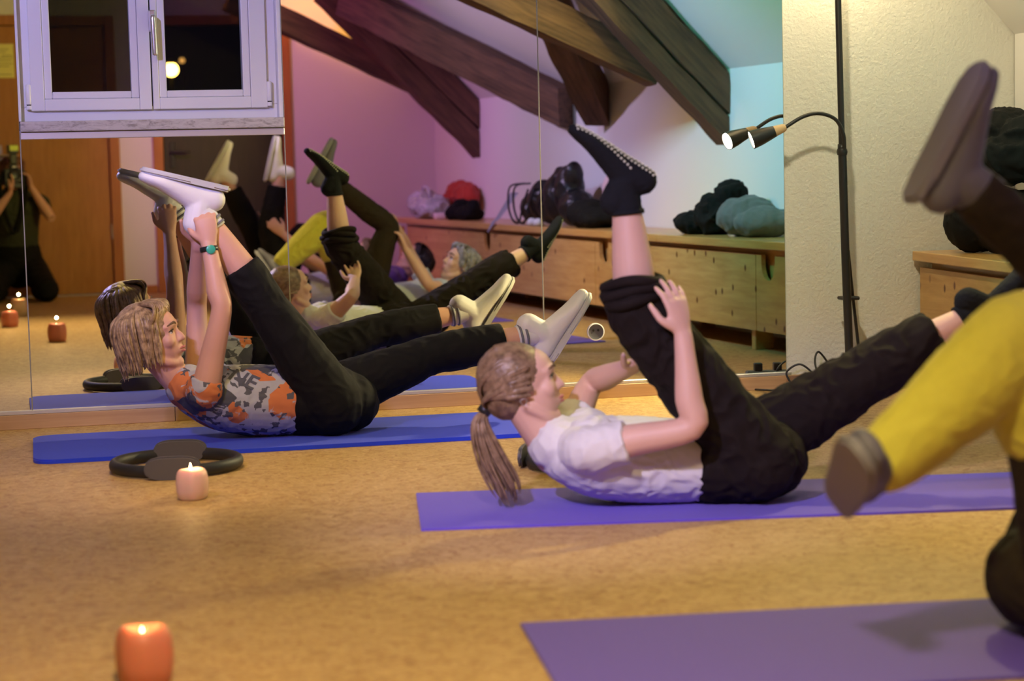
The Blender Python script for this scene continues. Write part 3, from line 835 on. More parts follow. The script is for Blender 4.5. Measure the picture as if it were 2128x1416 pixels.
# thin rod clipped beside the pole
bm = bmesh.new(); tube(bm, [(0.026, 0.03, 0.545), (0.055, 0.055, 0.36), (0.085, 0.06, 0.11), (0.092, 0.06, 0.02)], [0.0065] * 4, (1, 0, 0), 10, 4); obj('cable_conduit', bm, MAT['black_metal'], lp, True)
bm = bmesh.new(); box(bm, (-0.006, 0.0, 0.352), (0.062, 0.07, 0.366), 0.004); obj('clip', bm, MAT['black_metal'], lp)

# cables, power strip
def cable(name, pts, r, label, mat='black_plastic', group=None):
    bm = bmesh.new(); tube(bm, pts, [r] * len(pts), (0, 0, 1), 8, 8); o = obj(name, bm, MAT[mat], None, True); tag(o, label, 'cable', group or 'loose cables by the floor lamp'); return o
cable('power_cable', [(2.80, -0.045, 0.006), (2.84, -0.16, 0.012), (2.93, -0.20, 0.010), (3.0, -0.15, 0.012), (3.03, -0.10, 0.05), (2.98, -0.07, 0.10), (2.93, -0.05, 0.07), (2.94, -0.06, 0.03)], 0.0042, 'black cable looping over the baseboard left of the lamp')
cable('power_cable', [(3.02, -0.22, 0.006), (3.03, -0.10, 0.10), (3.06, -0.06, 0.145), (3.10, -0.06, 0.10), (3.12, -0.10, 0.04), (3.18, -0.14, 0.02), (3.30, -0.06, 0.10), (3.38, -0.03, 0.14)], 0.0042, 'black cable rising in a tall loop beside the lamp foot')
cable('power_cable', [(3.20, -0.10, 0.008), (3.26, -0.07, 0.07), (3.34, -0.06, 0.09), (3.44, -0.05, 0.07), (3.52, -0.06, 0.05)], 0.0038, 'thin black cable arching to the right of the lamp pole')
ps = empty('power_strip', (3.02, -0.28, 0.0), R(12)); tag(ps, 'dark power strip with plugs lying by the lamp foot', 'power strip')
obj('casing', bbox((-0.13, -0.03, 0.001), (0.15, 0.03, 0.042), 0.008, 2), MAT['grey_plastic'], ps)
for dx in (-0.08, 0.0, 0.08):
    bm = bmesh.new(); box(bm, (dx - 0.017, -0.02, 0.040), (dx + 0.017, 0.018, 0.074), 0.005, 2); obj('plug', bm, MAT['pvc' if dx > 0.05 else 'black_plastic'], ps)

# ------------------------------------------------------------------ soft things on the bench
def lump(name, blobs, mat, label, cat, voxel=0.009, amp=0.012, freq=14, parent=None, seed=0, group=None, floor_z=None):
    """folded cloth: blobs = (center, radii, yaw)"""
    bm = bmesh.new()
    for c, r, yaw in blobs:
        ellipsoid(bm, c, r, (math.cos(yaw), math.sin(yaw), 0), (0, 0, 1), 18, 12)
    me = remesh(bm, voxel, 4, 0.5)
    wrinkle(me, amp * 2.2, freq * 0.7, seed); wrinkle(me, amp * 0.7, freq * 2.1, seed + 3)
    if floor_z is not None:
        for v in me.vertices:
            if v.co.z < floor_z: v.co.z = floor_z + (v.co.z - floor_z) * 0.02
    o = link(name, me, mat, parent, True)
    if parent is None: tag(o, label, cat, group)
    return o
def wrinkle(me, amp, freq, seed=0, stretch=(1, 1, 1), ridged=True):
    me.update()
    ns = [v.normal.copy() for v in me.vertices]
    off = V((seed * 3.1, seed * 1.7, seed * 5.3))
    for v, nn in zip(me.vertices, ns):
        p = V((v.co.x * freq * stretch[0], v.co.y * freq * stretch[1], v.co.z * freq * stretch[2])) + off
        q = p + V((noise.noise(p * 0.4), noise.noise(p * 0.4 + V((7, 0, 0))), noise.noise(p * 0.4 + V((0, 9, 0))))) * 1.2
        h = noise.noise(q)
        if ridged: h = 0.5 - abs(h) * 1.6
        v.co += nn * (amp * h)
    me.update()
BZ = 0.529
def KB(s, a, z=0): return K(s, a, BZ + z)
# things lying on the bench (seen direct at the right edge, the others in the mirrors)
lump('jacket', [(KB(0.36, 0.20, 0.44), (0.17, 0.14, 0.11), 0.4), (KB(0.50, 0.16, 0.40), (0.16, 0.13, 0.12), 1.2), (KB(0.27, 0.27, 0.37), (0.09, 0.10, 0.08), 0.2), (KB(0.52, 0.24, 0.36), (0.14, 0.13, 0.09), 0.6)], MAT['black_cloth'], 'black padded jacket heaped on top of the bag by the boombox', 'jacket', seed=1)
hb = lump('shoulder_bag', [(KB(0.33, 0.30, 0.12), (0.12, 0.12, 0.12), 0.2), (KB(0.33, 0.24, 0.17), (0.13, 0.12, 0.09), 0.5), (KB(0.45, 0.22, 0.12), (0.13, 0.14, 0.125), 0.5), (KB(0.54, 0.20, 0.12), (0.11, 0.13, 0.12), 0.5)], MAT['black_cloth'], 'black shoulder bag with tan flap standing on the bench', 'bag', amp=0.005, seed=2, floor_z=BZ + 0.001)
bm = bmesh.new()
ellipsoid(bm, KB(0.345, 0.335, 0.215), (0.10, 0.085, 0.055), (KT.x, KT.y, 0)); obj('tan_flap', bm, plain('tan_leather', (0.26, 0.11, 0.05), 0.5), hb, True)
bm = bmesh.new(); tube(bm, [KB(0.30, 0.38, 0.26), KB(0.40, 0.42, 0.268), KB(0.5, 0.40, 0.28)], [0.004] * 3, (0, 0, 1), 8, 5); obj('zip', bm, MAT['steel'], hb, True)
# boombox
bx_ = empty('boombox', KB(0.92, 0.24), KROT + R(4)); tag(bx_, 'silver-grey portable stereo with round speaker on the bench', 'stereo')
bm = bmesh.new(); pts = []
for k in range(36):
    t = 2 * math.pi * k / 36; pts.append((0.21 * abs(math.cos(t)) ** 0.6 * math.copysign(1, math.cos(t)), 0.088 + 0.087 * abs(math.sin(t)) ** 0.7 * math.copysign(1, math.sin(t))))
prism(bm, pts, (0, 1, 0), (0, 0, 1), (1, 0, 0), (-0.10, 0, 0.001), 0.20)
bmesh.ops.bevel(bm, geom=[ed for ed in bm.edges if any(len(f.verts) > 8 for f in ed.link_faces)], offset=0.022, segments=3, affect='EDGES'); obj('casing', bm, MAT['silver_plastic'], bx_, auto=50)
for dy in (-0.135, 0.135):
    bm = bmesh.new(); lathe(bm, [(0.074, 0.0), (0.076, 0.008), (0.068, 0.014), (0.064, 0.006), (0.03, 0.004), (0.0, 0.010)], 36, (0.097, dy, 0.082), (1, 0, 0)); sp = obj('speaker_rim', bm, MAT['silver_plastic'], bx_, auto=45)
    bm = bmesh.new(); lathe(bm, [(0.064, 0.0075), (0.03, 0.0085), (0, 0.013)], 32, (0.097, dy, 0.082), (1, 0, 0)); obj('speaker_grille', bm, MAT['grey_plastic'], sp, True)
obj('cassette_door', bbox((0.098, -0.05, 0.03), (0.106, 0.05, 0.085), 0.004, 2), MAT['grey_plastic'], bx_)
obj('display', bbox((0.098, -0.045, 0.110), (0.104, 0.045, 0.145), 0.003, 2), plain('blue_display', (0.12, 0.25, 0.6), 0.2), bx_)
for k in range(6): obj('button', bbox((0.098, -0.05 + k * 0.017, 0.094), (0.108, -0.038 + k * 0.017, 0.102), 0.002), MAT['silver_plastic'], bx_)
bm = bmesh.new(); tube(bm, [(0, -0.17, 0.15), (0, -0.15, 0.205), (0, 0, 0.225), (0, 0.15, 0.205), (0, 0.17, 0.15)], [(0.014, 0.009)] * 5, (1, 0, 0), 12, 5); obj('carry_handle', bm, MAT['grey_plastic'], bx_, True)

lump('jacket', [(KB(2.30, 0.26, 0.10), (0.10, 0.11, 0.11), 0.3), (KB(2.24, 0.20, 0.20), (0.08, 0.08, 0.075), 0.3), (KB(2.45, 0.30, 0.055), (0.12, 0.10, 0.06), 0.3), (KB(2.24, 0.20, 0.15), (0.07, 0.08, 0.09), 0.2)], MAT['black_cloth'], 'dark jacket half of the clothes bundle nearest the lamp reflection', 'jacket', seed=3, floor_z=BZ + 0.001, voxel=0.008)
gj = lump('sweater', [(KB(1.98, 0.24, 0.10), (0.15, 0.15, 0.10), 0.1), (KB(1.82, 0.22, 0.07), (0.15, 0.14, 0.075), 0.1), (KB(2.02, 0.26, 0.13), (0.09, 0.09, 0.05), 0.5)], MAT['grey_cloth'], 'grey folded sweater lying against the dark jacket', 'sweater', seed=4, floor_z=BZ + 0.001, amp=0.008)
# handbag with two handles
hg = lump('handbag', [(KB(5.02, 0.24, 0.10), (0.12, 0.10, 0.10), KROT + R(90)), (KB(4.88, 0.24, 0.15), (0.12, 0.10, 0.13), KROT + R(90)), (KB(4.72, 0.24, 0.12), (0.13, 0.10, 0.12), KROT + R(90)), (KB(4.60, 0.24, 0.17), (0.12, 0.10, 0.15), KROT + R(90)), (KB(4.55, 0.24, 0.27), (0.09, 0.07, 0.09), KROT + R(90)), (KB(4.42, 0.24, 0.20), (0.11, 0.09, 0.17), KROT + R(90)), (KB(4.34, 0.24, 0.30), (0.045, 0.06, 0.09), KROT + R(90)), (KB(4.30, 0.24, 0.11), (0.13, 0.11, 0.11), KROT + R(90))], plain('black_glossy_leather', (0.010, 0.009, 0.010), 0.38), 'glossy black handbag with hanging handles on the bench', 'bag', amp=0.005, seed=5, floor_z=BZ + 0.001)
for ds in (-0.30, -0.20):
    bm = bmesh.new(); tube(bm, [KB(4.60 - ds, 0.36, 0.26), KB(4.68 - ds, 0.43, 0.24), KB(4.69 - ds, 0.44, 0.12), KB(4.64 - ds, 0.43, 0.03), KB(4.58 - ds, 0.41, 0.02), KB(4.56 - ds, 0.39, 0.12), KB(4.54 - ds, 0.36, 0.22)], [(0.012, 0.006)] * 7, (KT.x, KT.y, 0), 8, 5); obj('handle', bm, MAT['black_plastic'], hg, True)
lump('low_bag', [(KB(3.94, 0.30, 0.08), (0.17, 0.13, 0.085), KROT + R(90)), (KB(3.82, 0.30, 0.06), (0.14, 0.12, 0.062), KROT + R(90))], MAT['black_cloth'], 'flat black bag lying beside the glossy handbag', 'bag', seed=6, floor_z=BZ + 0.001, amp=0.008)
fl = plain('rose_print', (0.72, 0.48, 0.50), 0.7)
lump('wash_bag', [(KB(4.08, 0.085, 0.22), (0.07, 0.06, 0.10), KROT), (KB(4.08, 0.085, 0.11), (0.08, 0.06, 0.10), KROT)], fl, 'small rose-patterned pouch leaning behind the handbag', 'pouch', seed=7, amp=0.004, voxel=0.006)
# scarf hanging over the bench edge
bm = bmesh.new()
prev = None
for k in range(15):
    t = k / 14
    ss = 5.0 - 0.16 * t
    if t < 0.55: p = KB(5.14 + 0.10 * t, 0.34 + 0.115 * (t / 0.55), 0.20 - 0.33 * t)
    else: p = KB(5.195 + 0.26 * (t - 0.55), BA + 0.012 + 0.01 * (t - 0.55), 0.017 - 0.16 * (t - 0.55))
    wd = 0.07 * (1 - t) + 0.012
    a = bm.verts.new(p + KT * wd); b = bm.verts.new(p - KT * wd * 0.9)
    if prev: bm.faces.new((prev[0], prev[1], b, a))
    prev = (a, b)
bmesh.ops.solidify(bm, geom=list(bm.faces), thickness=0.006)
tag(obj('scarf', bm, MAT['lilac'], None, True), 'pale lilac scarf hanging from the handbag over the bench edge', 'scarf')
for i, s_ in enumerate((4.48, 4.59)):
    bm = bmesh.new(); ellipsoid(bm, KB(s_, 0.43, 0.024), (0.042, 0.028, 0.026), (KT.x, KT.y, 0)); ellipsoid(bm, KB(s_ + 0.01, 0.425, 0.012), (0.048, 0.03, 0.013), (KT.x, KT.y, 0))
    tag(link('slipper', remesh(bm, 0.004, 3), MAT['white_cloth'], None, True), 'small white slipper in front of the handbag, ' + ('nearer the floor lamp' if i == 0 else 'nearer the scarf'), 'slipper', 'white slippers')
pb = lump('plastic_bag', [(KB(7.02, 0.345, 0.085), (0.13, 0.15, 0.09), KROT + R(90)), (KB(7.14, 0.345, 0.10), (0.10, 0.12, 0.10), KROT + R(90)), (KB(6.92, 0.345, 0.07), (0.10, 0.12, 0.07), KROT + R(90))], plain('grey_white_plastic', (0.48, 0.50, 0.54), 0.35), 'crumpled grey-white plastic bag on the bench near the back wall', 'bag', seed=8, amp=0.016, floor_z=BZ + 0.001)
bm = bmesh.new(); tube(bm, [KB(7.14, 0.36, 0.14), KB(7.10, 0.37, 0.22), KB(7.0, 0.36, 0.22), KB(6.92, 0.36, 0.12)], [(0.014, 0.005)] * 4, (KT.x, KT.y, 0), 8, 5); obj('handle', bm, plain('grey_plastic_strap', (0.5, 0.52, 0.58), 0.4), pb, True)
lump('sweater', [(KB(6.86, 0.10, 0.15), (0.14, 0.08, 0.10), KROT + R(90)), (KB(7.22, 0.11, 0.10), (0.12, 0.08, 0.10), KROT + R(90)), (KB(7.05, 0.10, 0.16), (0.18, 0.08, 0.11), KROT + R(90))], MAT['red_cloth'], 'dark red garment bundled behind the plastic bag', 'sweater', seed=9, floor_z=BZ + 0.001)
bm = bmesh.new(); box(bm, (-0.04, -0.07, 0), (0.04, 0.07, 0.045), 0.012, 3); t_ = obj('tissue_pack', bm, plain('pale_pink_wrap', (0.75, 0.60, 0.62), 0.4), None, auto=45); t_.location = KB(6.70, 0.37); t_.rotation_euler = (0, 0, KROT + 0.2); tag(t_, 'small pale pink packet lying in front of the plastic bag', 'packet')
lump('sweater', [(KB(6.42, 0.30, 0.05), (0.11, 0.10, 0.055), KROT + R(90)), (KB(6.22, 0.30, 0.045), (0.12, 0.09, 0.05), KROT + R(90)), (KB(6.15, 0.30, 0.08), (0.05, 0.06, 0.06), KROT), (KB(6.46, 0.28, 0.09), (0.06, 0.06, 0.05), KROT)], MAT['black_cloth'], 'black knitted garment lying flat on the bench between bag and packet', 'sweater', seed=10, floor_z=BZ + 0.001)
bm = bmesh.new(); box(bm, (-0.14, -0.09, 0), (0.14, 0.09, 0.006), 0.002); ppr = obj('paper_folder', bm, MAT['white_cloth'], None); ppr.location = (2.62, -5.00, 0.001); ppr.rotation_euler = (0, 0, 0.3); tag(ppr, 'white paper folder on the floor by the far pilates ring', 'folder')
# ================================================================== people
def hand(bm, wrist, d, nrm, side, curl=0.5, spread=0.15, s=1.0, thumb=0.9):
    """d: wrist -> knuckles, nrm: direction the palm faces, side: towards the thumb"""
    d = V(d).normalized(); nrm = V(nrm); nrm = (nrm - d * nrm.dot(d)).normalized()
    side = V(side); side = (side - d * side.dot(d) - nrm * side.dot(nrm)).normalized()
    w = V(wrist)
    k = w + d * 0.088 * s
    tube(bm, [w - d * 0.012, w + d * 0.02 * s, w + d * 0.06 * s, k], [(0.025 * s, 0.018 * s), (0.030 * s, 0.017 * s), (0.038 * s, 0.0155 * s), (0.038 * s, 0.0125 * s)], side, 14, 4)
    L = (0.066, 0.076, 0.070, 0.056); offs = (0.0295, 0.010, -0.010, -0.0285)
    for i in range(4):
        p = k + side * offs[i] * s - d * (0.004 if i in (1, 2) else 0.010) * s
        dd = (d + side * spread * (1.2 - i * 0.8)).normalized()
        pts = [p - dd * 0.012 * s, p]
        ang = 0
        for j, f in enumerate((0.46, 0.31, 0.23)):
            ang += curl * (0.75, 0.95, 0.6)[j]
            q = dd * math.cos(ang) + nrm * math.sin(ang)
            p = p + q * (L[i] * s * f); pts.append(p)
        r = 0.0088 * s if i < 3 else 0.0078 * s
        tube(bm, pts, [r * 1.08, r * 1.06, r, r * 0.92, r * 0.78], side, 10, 3)
    b = w + d * 0.028 * s + side * 0.024 * s + nrm * 0.004
    t1 = (d * 0.55 + side * thumb * 0.75 + nrm * 0.25).normalized(); t2 = (d * 0.85 + side * thumb * 0.25 + nrm * (0.25 + curl * 0.3)).normalized()
    tube(bm, [b - t1 * 0.012 * s, b, b + t1 * 0.034 * s, b + t1 * 0.034 * s + t2 * 0.030 * s, b + t1 * 0.034 * s + t2 * 0.052 * s],
         [0.0145 * s, 0.0145 * s, 0.0110 * s, 0.0100 * s, 0.0080 * s], nrm, 10, 3)

def foot_pts(ankle, toe, sole, s=1.0):
    a, t, so = V(ankle), V(toe).normalized(), V(sole); so = (so - t * so.dot(t)).normalized()
    return a, t, so
def foot(bm, ankle, toe, sole, lat, infl=0.0, s=1.0):
    a, t, so = foot_pts(ankle, toe, sole)
    g = infl
    P = [a - t * 0.040 * s + so * 0.036 * s, a + t * 0.01 * s + so * 0.030 * s, a + t * 0.065 * s + so * 0.040 * s, a + t * 0.125 * s + so * 0.052 * s, a + t * 0.165 * s + so * 0.056 * s, a + t * 0.186 * s + so * 0.058 * s]
    r = [(0.028 + g, 0.032 + g), (0.031 + g, 0.038 + g), (0.035 + g, 0.030 + g), (0.043 + g, 0.020 + g), (0.038 + g, 0.015 + g), (0.028 + g, 0.011 + g)]
    tube(bm, P, r, lat, 16, 4)
    tube(bm, [a - so * 0.05 * s, a, a + so * 0.03 * s], [(0.033 + g, 0.036 + g), (0.034 + g, 0.037 + g), (0.030 + g, 0.034 + g)], lat, 14, 3)

def head(bm, c, f, u, s=0.96):
    f = V(f).normalized(); u = V(u); u = (u - f * u.dot(f)).normalized(); r = f.cross(u); c = V(c)
    P = lambda x, y, z: c + r * x * s + f * y * s + u * z * s
    E = lambda p, ra: ellipsoid(bm, p, tuple(q * s for q in ra), r, u, 24, 18)
    E(P(0, -0.012, 0.028), (0.073, 0.094, 0.086))
    E(P(0, 0.026, -0.030), (0.0585, 0.062, 0.080))
    E(P(0, 0.030, 0.035), (0.060, 0.058, 0.062))
    E(P(0, 0.062, -0.098), (0.022, 0.020, 0.020))
    tube(bm, [P(-0.052, 0.0, -0.055), P(-0.040, 0.040, -0.088), P(0, 0.060, -0.098), P(0.040, 0.040, -0.088), P(0.052, 0.0, -0.055)], [0.016 * s] * 5, u, 10, 4)
    tube(bm, [P(0, 0.078, 0.030), P(0, 0.085, 0.010), P(0, 0.094, -0.008), P(0, 0.099, -0.019)], [0.009 * s, 0.008 * s, 0.0100 * s, 0.0115 * s], r, 10, 4)
    for q in (-1, 1):
        E(P(q * 0.0115, 0.088, -0.023), (0.0078, 0.010, 0.0075))
        tube(bm, [P(q * 0.013, 0.074, 0.014), P(q * 0.030, 0.0815, 0.0225), P(q * 0.047, 0.068, 0.015)], [0.0045 * s, 0.0058 * s, 0.0045 * s], f, 8, 4)
        tube(bm, [P(q * 0.015, 0.074, 0.006), P(q * 0.030, 0.0785, 0.0005), P(q * 0.046, 0.066, 0.006)], [0.004 * s, 0.0052 * s, 0.004 * s], f, 8, 4)
        E(P(q * 0.036, 0.058, -0.018), (0.025, 0.024, 0.026))
        tube(bm, [P(q * 0.006, 0.083, 0.033), P(q * 0.028, 0.080, 0.036), P(q * 0.048, 0.064, 0.030)], [0.010 * s, 0.010 * s, 0.009 * s], u, 8, 3)
        E(P(q * 0.074, -0.010, -0.002), (0.007, 0.017, 0.030))
        E(P(q * 0.076, -0.014, 0.010), (0.010, 0.014, 0.016))
    E(P(0, 0.074, -0.055), (0.026, 0.018, 0.020))
    tube(bm, [P(-0.020, 0.079, -0.052), P(0, 0.091, -0.0495), P(0.020, 0.079, -0.052)], [0.0035 * s, 0.0062 * s, 0.0035 * s], u, 8, 4)
    tube(bm, [P(-0.018, 0.078, -0.061), P(0, 0.089, -0.062), P(0.018, 0.078, -0.061)], [0.0035 * s, 0.0066 * s, 0.0035 * s], u, 8, 4)
    return P, r, f, u, s

def face_parts(body, me, P, r, f, u, s, iris='iris', brow='brow', look=None):
    # sockets
    for q in (-1, 1):
        e = P(q * 0.031, 0.083, 0.013)
        for v in me.vertices:
            dv = v.co - e
            d2 = dv.length_squared
            if d2 < 0.0016:
                v.co -= f * (0.0060 * math.exp(-d2 / (2 * 0.0080 ** 2)))
    me.update()
    look = (V(look).normalized() if look else f)
    for q in (-1, 1):
        c = P(q * 0.031, 0.0680, 0.0115)
        bm = bmesh.new(); ellipsoid(bm, c, (0.0118 * s,) * 3, r, u, 16, 12); ey = obj('eye', bm, MAT['eyewhite'], body, True)
        bm = bmesh.new(); ellipsoid(bm, c + look * 0.0074 * s, (0.0060 * s,) * 3, r, u, 14, 10); obj('iris', bm, MAT[iris], ey, True)
        bm = bmesh.new(); tube(bm, [P(q * 0.016, 0.0775, 0.0145), P(q * 0.030, 0.0835, 0.0185), P(q * 0.047, 0.0720, 0.0135)], [0.0013, 0.0019, 0.0012], u, 6, 4); obj('eyelashes', bm, MAT['rubber'], ey, True)
        bm = bmesh.new(); tube(bm, [P(q * 0.012, 0.092, 0.036), P(q * 0.028, 0.091, 0.0415), P(q * 0.050, 0.074, 0.035)], [(0.0022, 0.0035), (0.002, 0.0042), (0.0014, 0.0022)], f, 8, 4); obj('eyebrow', bm, MAT[brow], body, True)
    bm = bmesh.new()
    tube(bm, [P(-0.020, 0.0815, -0.0535), P(-0.006, 0.0945, -0.0500), P(0, 0.0945, -0.0515), P(0.006, 0.0945, -0.0500), P(0.020, 0.0815, -0.0535)], [0.002 * s, 0.0042 * s, 0.004 * s, 0.0042 * s, 0.002 * s], u, 8, 4)
    tube(bm, [P(-0.018, 0.0805, -0.0590), P(0, 0.0930, -0.0620), P(0.018, 0.0805, -0.0590)], [0.002 * s, 0.0055 * s, 0.002 * s], u, 8, 4)
    obj('lips', bm, MAT['lips'], body, True)

def lock(bm, pts, w, th, nrm_ref, taper=0.25, n=8, sub=4):
    m = len(pts)
    rad = []
    for i in range(m):
        t = i / (m - 1)
        k = (0.55 + 0.45 * math.sin(math.pi * min(1, t * 1.15 + 0.12))) if t < 0.7 else max(taper, 1 - (t - 0.7) / 0.3 * (1 - taper))
        rad.append((w * k, th * k))
    tube(bm, pts, rad, nrm_ref, n, sub)

def hair_cap(P, r, f, u, s, back=0.0, grow=1.0):
    bm = bmesh.new()
    c = P(0, -0.026, 0.036)
    ellipsoid(bm, c, (0.080 * s * grow, 0.096 * s * grow, 0.088 * s * grow), r, u, 32, 22)
    ellipsoid(bm, P(0, -0.055, -0.015), (0.066 * s * grow, 0.060 * s * grow, 0.066 * s * grow), r, u, 24, 16)
    return bm

def settle(me, z):
    """flatten the weight-bearing side where it rests on mat or floor"""
    for v in me.vertices:
        if v.co.z < z: v.co.z = z + 0.0005
    me.update()

def person(name, label, spine, heads, arms, legs, lat, skin='skin', shirt=None, shirt_rng=(0, 1), sleeve=0.42, trousers=None, hem=(0.5, 0.5), loose=0.014,
           voxel=0.005, bust=True, hs=0.96, shirt_amp=0.004, tr_amp=0.005, feet_skin=True, seed=1, group=None, leg_k=1.0, rest=0.0, look=None, hem_t=0.55):
    """spine: [(pos, half_lat, half_depth)] pelvis -> neck base; heads: (centre, face, up); arms/legs: dicts"""
    lat = V(lat).normalized()
    hc, hf, hu = heads
    bm = bmesh.new()
    sp = [V(q[0]) for q in spine]
    tube(bm, sp, [(q[1], q[2]) for q in spine], lat, 24, 5)
    axis = (sp[-1] - sp[0]).normalized()
    Pn = head(bm, hc, hf, hu, hs)
    P, r_, f_, u_, s_ = Pn
    tube(bm, [sp[-1] - (P(0, -0.012, -0.03) - sp[-1]) * 0.35, sp[-1], P(0, -0.014, -0.05), P(0, -0.016, 0.0)], [0.060, 0.055, 0.050, 0.05], lat, 16, 4)
    for a in arms:
        S_, E_, W_ = V(a['s']), V(a['e']), V(a['w'])
        m1 = S_.lerp(E_, 0.45); m2 = E_.lerp(W_, 0.30)
        tube(bm, [sp[-2].lerp(S_, 0.45), S_, m1, E_, m2, E_.lerp(W_, 0.7), W_], [0.050, 0.050, 0.042, 0.0345, 0.037, 0.029, (0.026, 0.021)], a.get('side', lat), 14, 4)
        hand(bm, W_, a['hd'], a['pn'], a['side'], a.get('curl', 0.5), a.get('spread', 0.12), 0.98, a.get('thumb', 0.9))
    for l in legs:
        H_, K_, A_ = V(l['h']), V(l['k']), V(l['a'])
        th = H_.lerp(K_, 0.4); cf = K_.lerp(A_, 0.30)
        so = V(l['sole']).normalized()
        back_ = (so * 0 + (H_ - K_).cross(lat)).normalized()
        tube(bm, [sp[0].lerp(H_, 0.7), H_, th, H_.lerp(K_, 0.75), K_, cf, K_.lerp(A_, 0.6), A_.lerp(K_, 0.10), A_], [0.09 * leg_k, 0.094 * leg_k, 0.078 * leg_k, 0.062 * leg_k, 0.053 * leg_k, 0.055 * leg_k, 0.046 * leg_k, 0.0345, 0.035], lat, 18, 4)
        ellipsoid(bm, H_ + (H_ - K_).normalized() * 0.01, (0.10 * leg_k, 0.10 * leg_k, 0.10 * leg_k))
        if feet_skin: foot(bm, A_, l['toe'], l['sole'], lat)
    me = remesh(bm, voxel, 5, 0.5)
    settle(me, rest + 0.004)
    body = link(name, me, MAT[skin], None, True)
    tag(body, label, 'person', group)
    face_parts(body, me, P, r_, f_, u_, s_, look=look)
    out = {'body': body, 'P': P, 'r': r_, 'f': f_, 'u': u_, 's': s_, 'sp': sp}
    if shirt:
        bm = bmesh.new()
        n = len(spine)
        g = 0.009
        i0 = shirt_rng[0]
        pts = sp[i0:]; rad = [(q[1] + g, q[2] + g) for q in spine[i0:]]
        pts = pts[:-1] + [pts[-2].lerp(pts[-1], 0.60)]; q1, q2 = spine[-2], spine[-1]
        rad[-1] = (q1[1] * 0.40 + q2[1] * 0.60 + 0.016, q1[2] * 0.40 + q2[2] * 0.60 + 0.012)
        rad[-2] = (rad[-2][0] + 0.006, rad[-2][1] + 0.004)
        pts[0] = sp[0].lerp(sp[1], hem_t); rad[0] = tuple(spine[0][k] * (1 - hem_t) + spine[1][k] * hem_t + 0.006 for k in (1, 2))
        tube(bm, pts, rad, lat, 28, 6)
        if bust:
            ch = sp[-3].lerp(sp[-2], 0.35); fr = -axis.cross(lat).normalized()
            if fr.dot(V(hf) + V((0, 0, 0.6))) < 0: fr = -fr
            for q in (-1, 1):
                ellipsoid(bm, ch + fr * spine[-3][2] * 0.62 + lat * q * 0.070, (0.066, 0.066, 0.052), axis, fr, 20, 14)
        for a in arms:
            S_, E_ = V(a['s']), V(a['e'])
            tube(bm, [sp[-2].lerp(S_, 0.35), S_, S_.lerp(E_, sleeve * 0.6), S_.lerp(E_, sleeve)], [0.062, 0.062, 0.056, 0.057], a.get('side', lat), 18, 5, cap=False)
        ms = remesh(bm, voxel, 4, 0.5)
        wrinkle(ms, shirt_amp, 26, seed)
        settle(ms, rest + 0.001)
        out['shirt'] = link('t_shirt', ms, MAT[shirt], body, True)
    if trousers:
        bm = bmesh.new()
        g = loose
        pts = [sp[0] - axis * 0.05, sp[0], sp[0].lerp(sp[1], 0.75)]
        tube(bm, pts, [(spine[0][1] * 0.8 + 0.01, spine[0][2] * 0.85 + 0.01), (spine[0][1] + 0.014, spine[0][2] + 0.014), (spine[1][1] * 0.75 + spine[0][1] * 0.25 + 0.020, spine[1][2] * 0.75 + spine[0][2] * 0.25 + 0.019)], lat, 26, 5)
        for l, hm in zip(legs, hem):
            H_, K_, A_ = V(l['h']), V(l['k']), V(l['a'])
            P4 = [sp[0].lerp(H_, 0.8), H_, H_.lerp(K_, 0.4), H_.lerp(K_, 0.78), K_, K_.lerp(A_, 0.30), K_.lerp(A_, 0.6), K_.lerp(A_, 1.0)]
            R4 = [0.102, 0.108, 0.086 + g * 0.6, 0.068 + g, 0.060 + g, 0.062 + g, 0.054 + g, 0.046 + g]
            R4 = [q * leg_k for q in R4]
            # cut at the hem
            Q = cr_interp([(p[0], p[1], p[2], rr) for p, rr in zip(P4, R4)], 6)
            lim = int(round(6 * (4 + (hm / 0.30 if hm < 0.3 else 1 + (hm - 0.3) / 0.3 if hm < 0.6 else 2 + (hm - 0.6) / 0.4))))
            Q = Q[:lim + 1]
            tube(bm, [q[:3] for q in Q], [q[3] for q in Q], lat, 20, 1, cap=False)
            ellipsoid(bm, H_ + (H_ - K_).normalized() * 0.012, (0.110 * leg_k,) * 3)
        mt = remesh(bm, voxel * 1.1, 4, 0.5)
        wrinkle(mt, tr_amp, 20, seed + 5)
        settle(mt, rest + 0.001)
        out['trousers'] = link('trousers', mt, MAT[trousers], body, True)
    return out

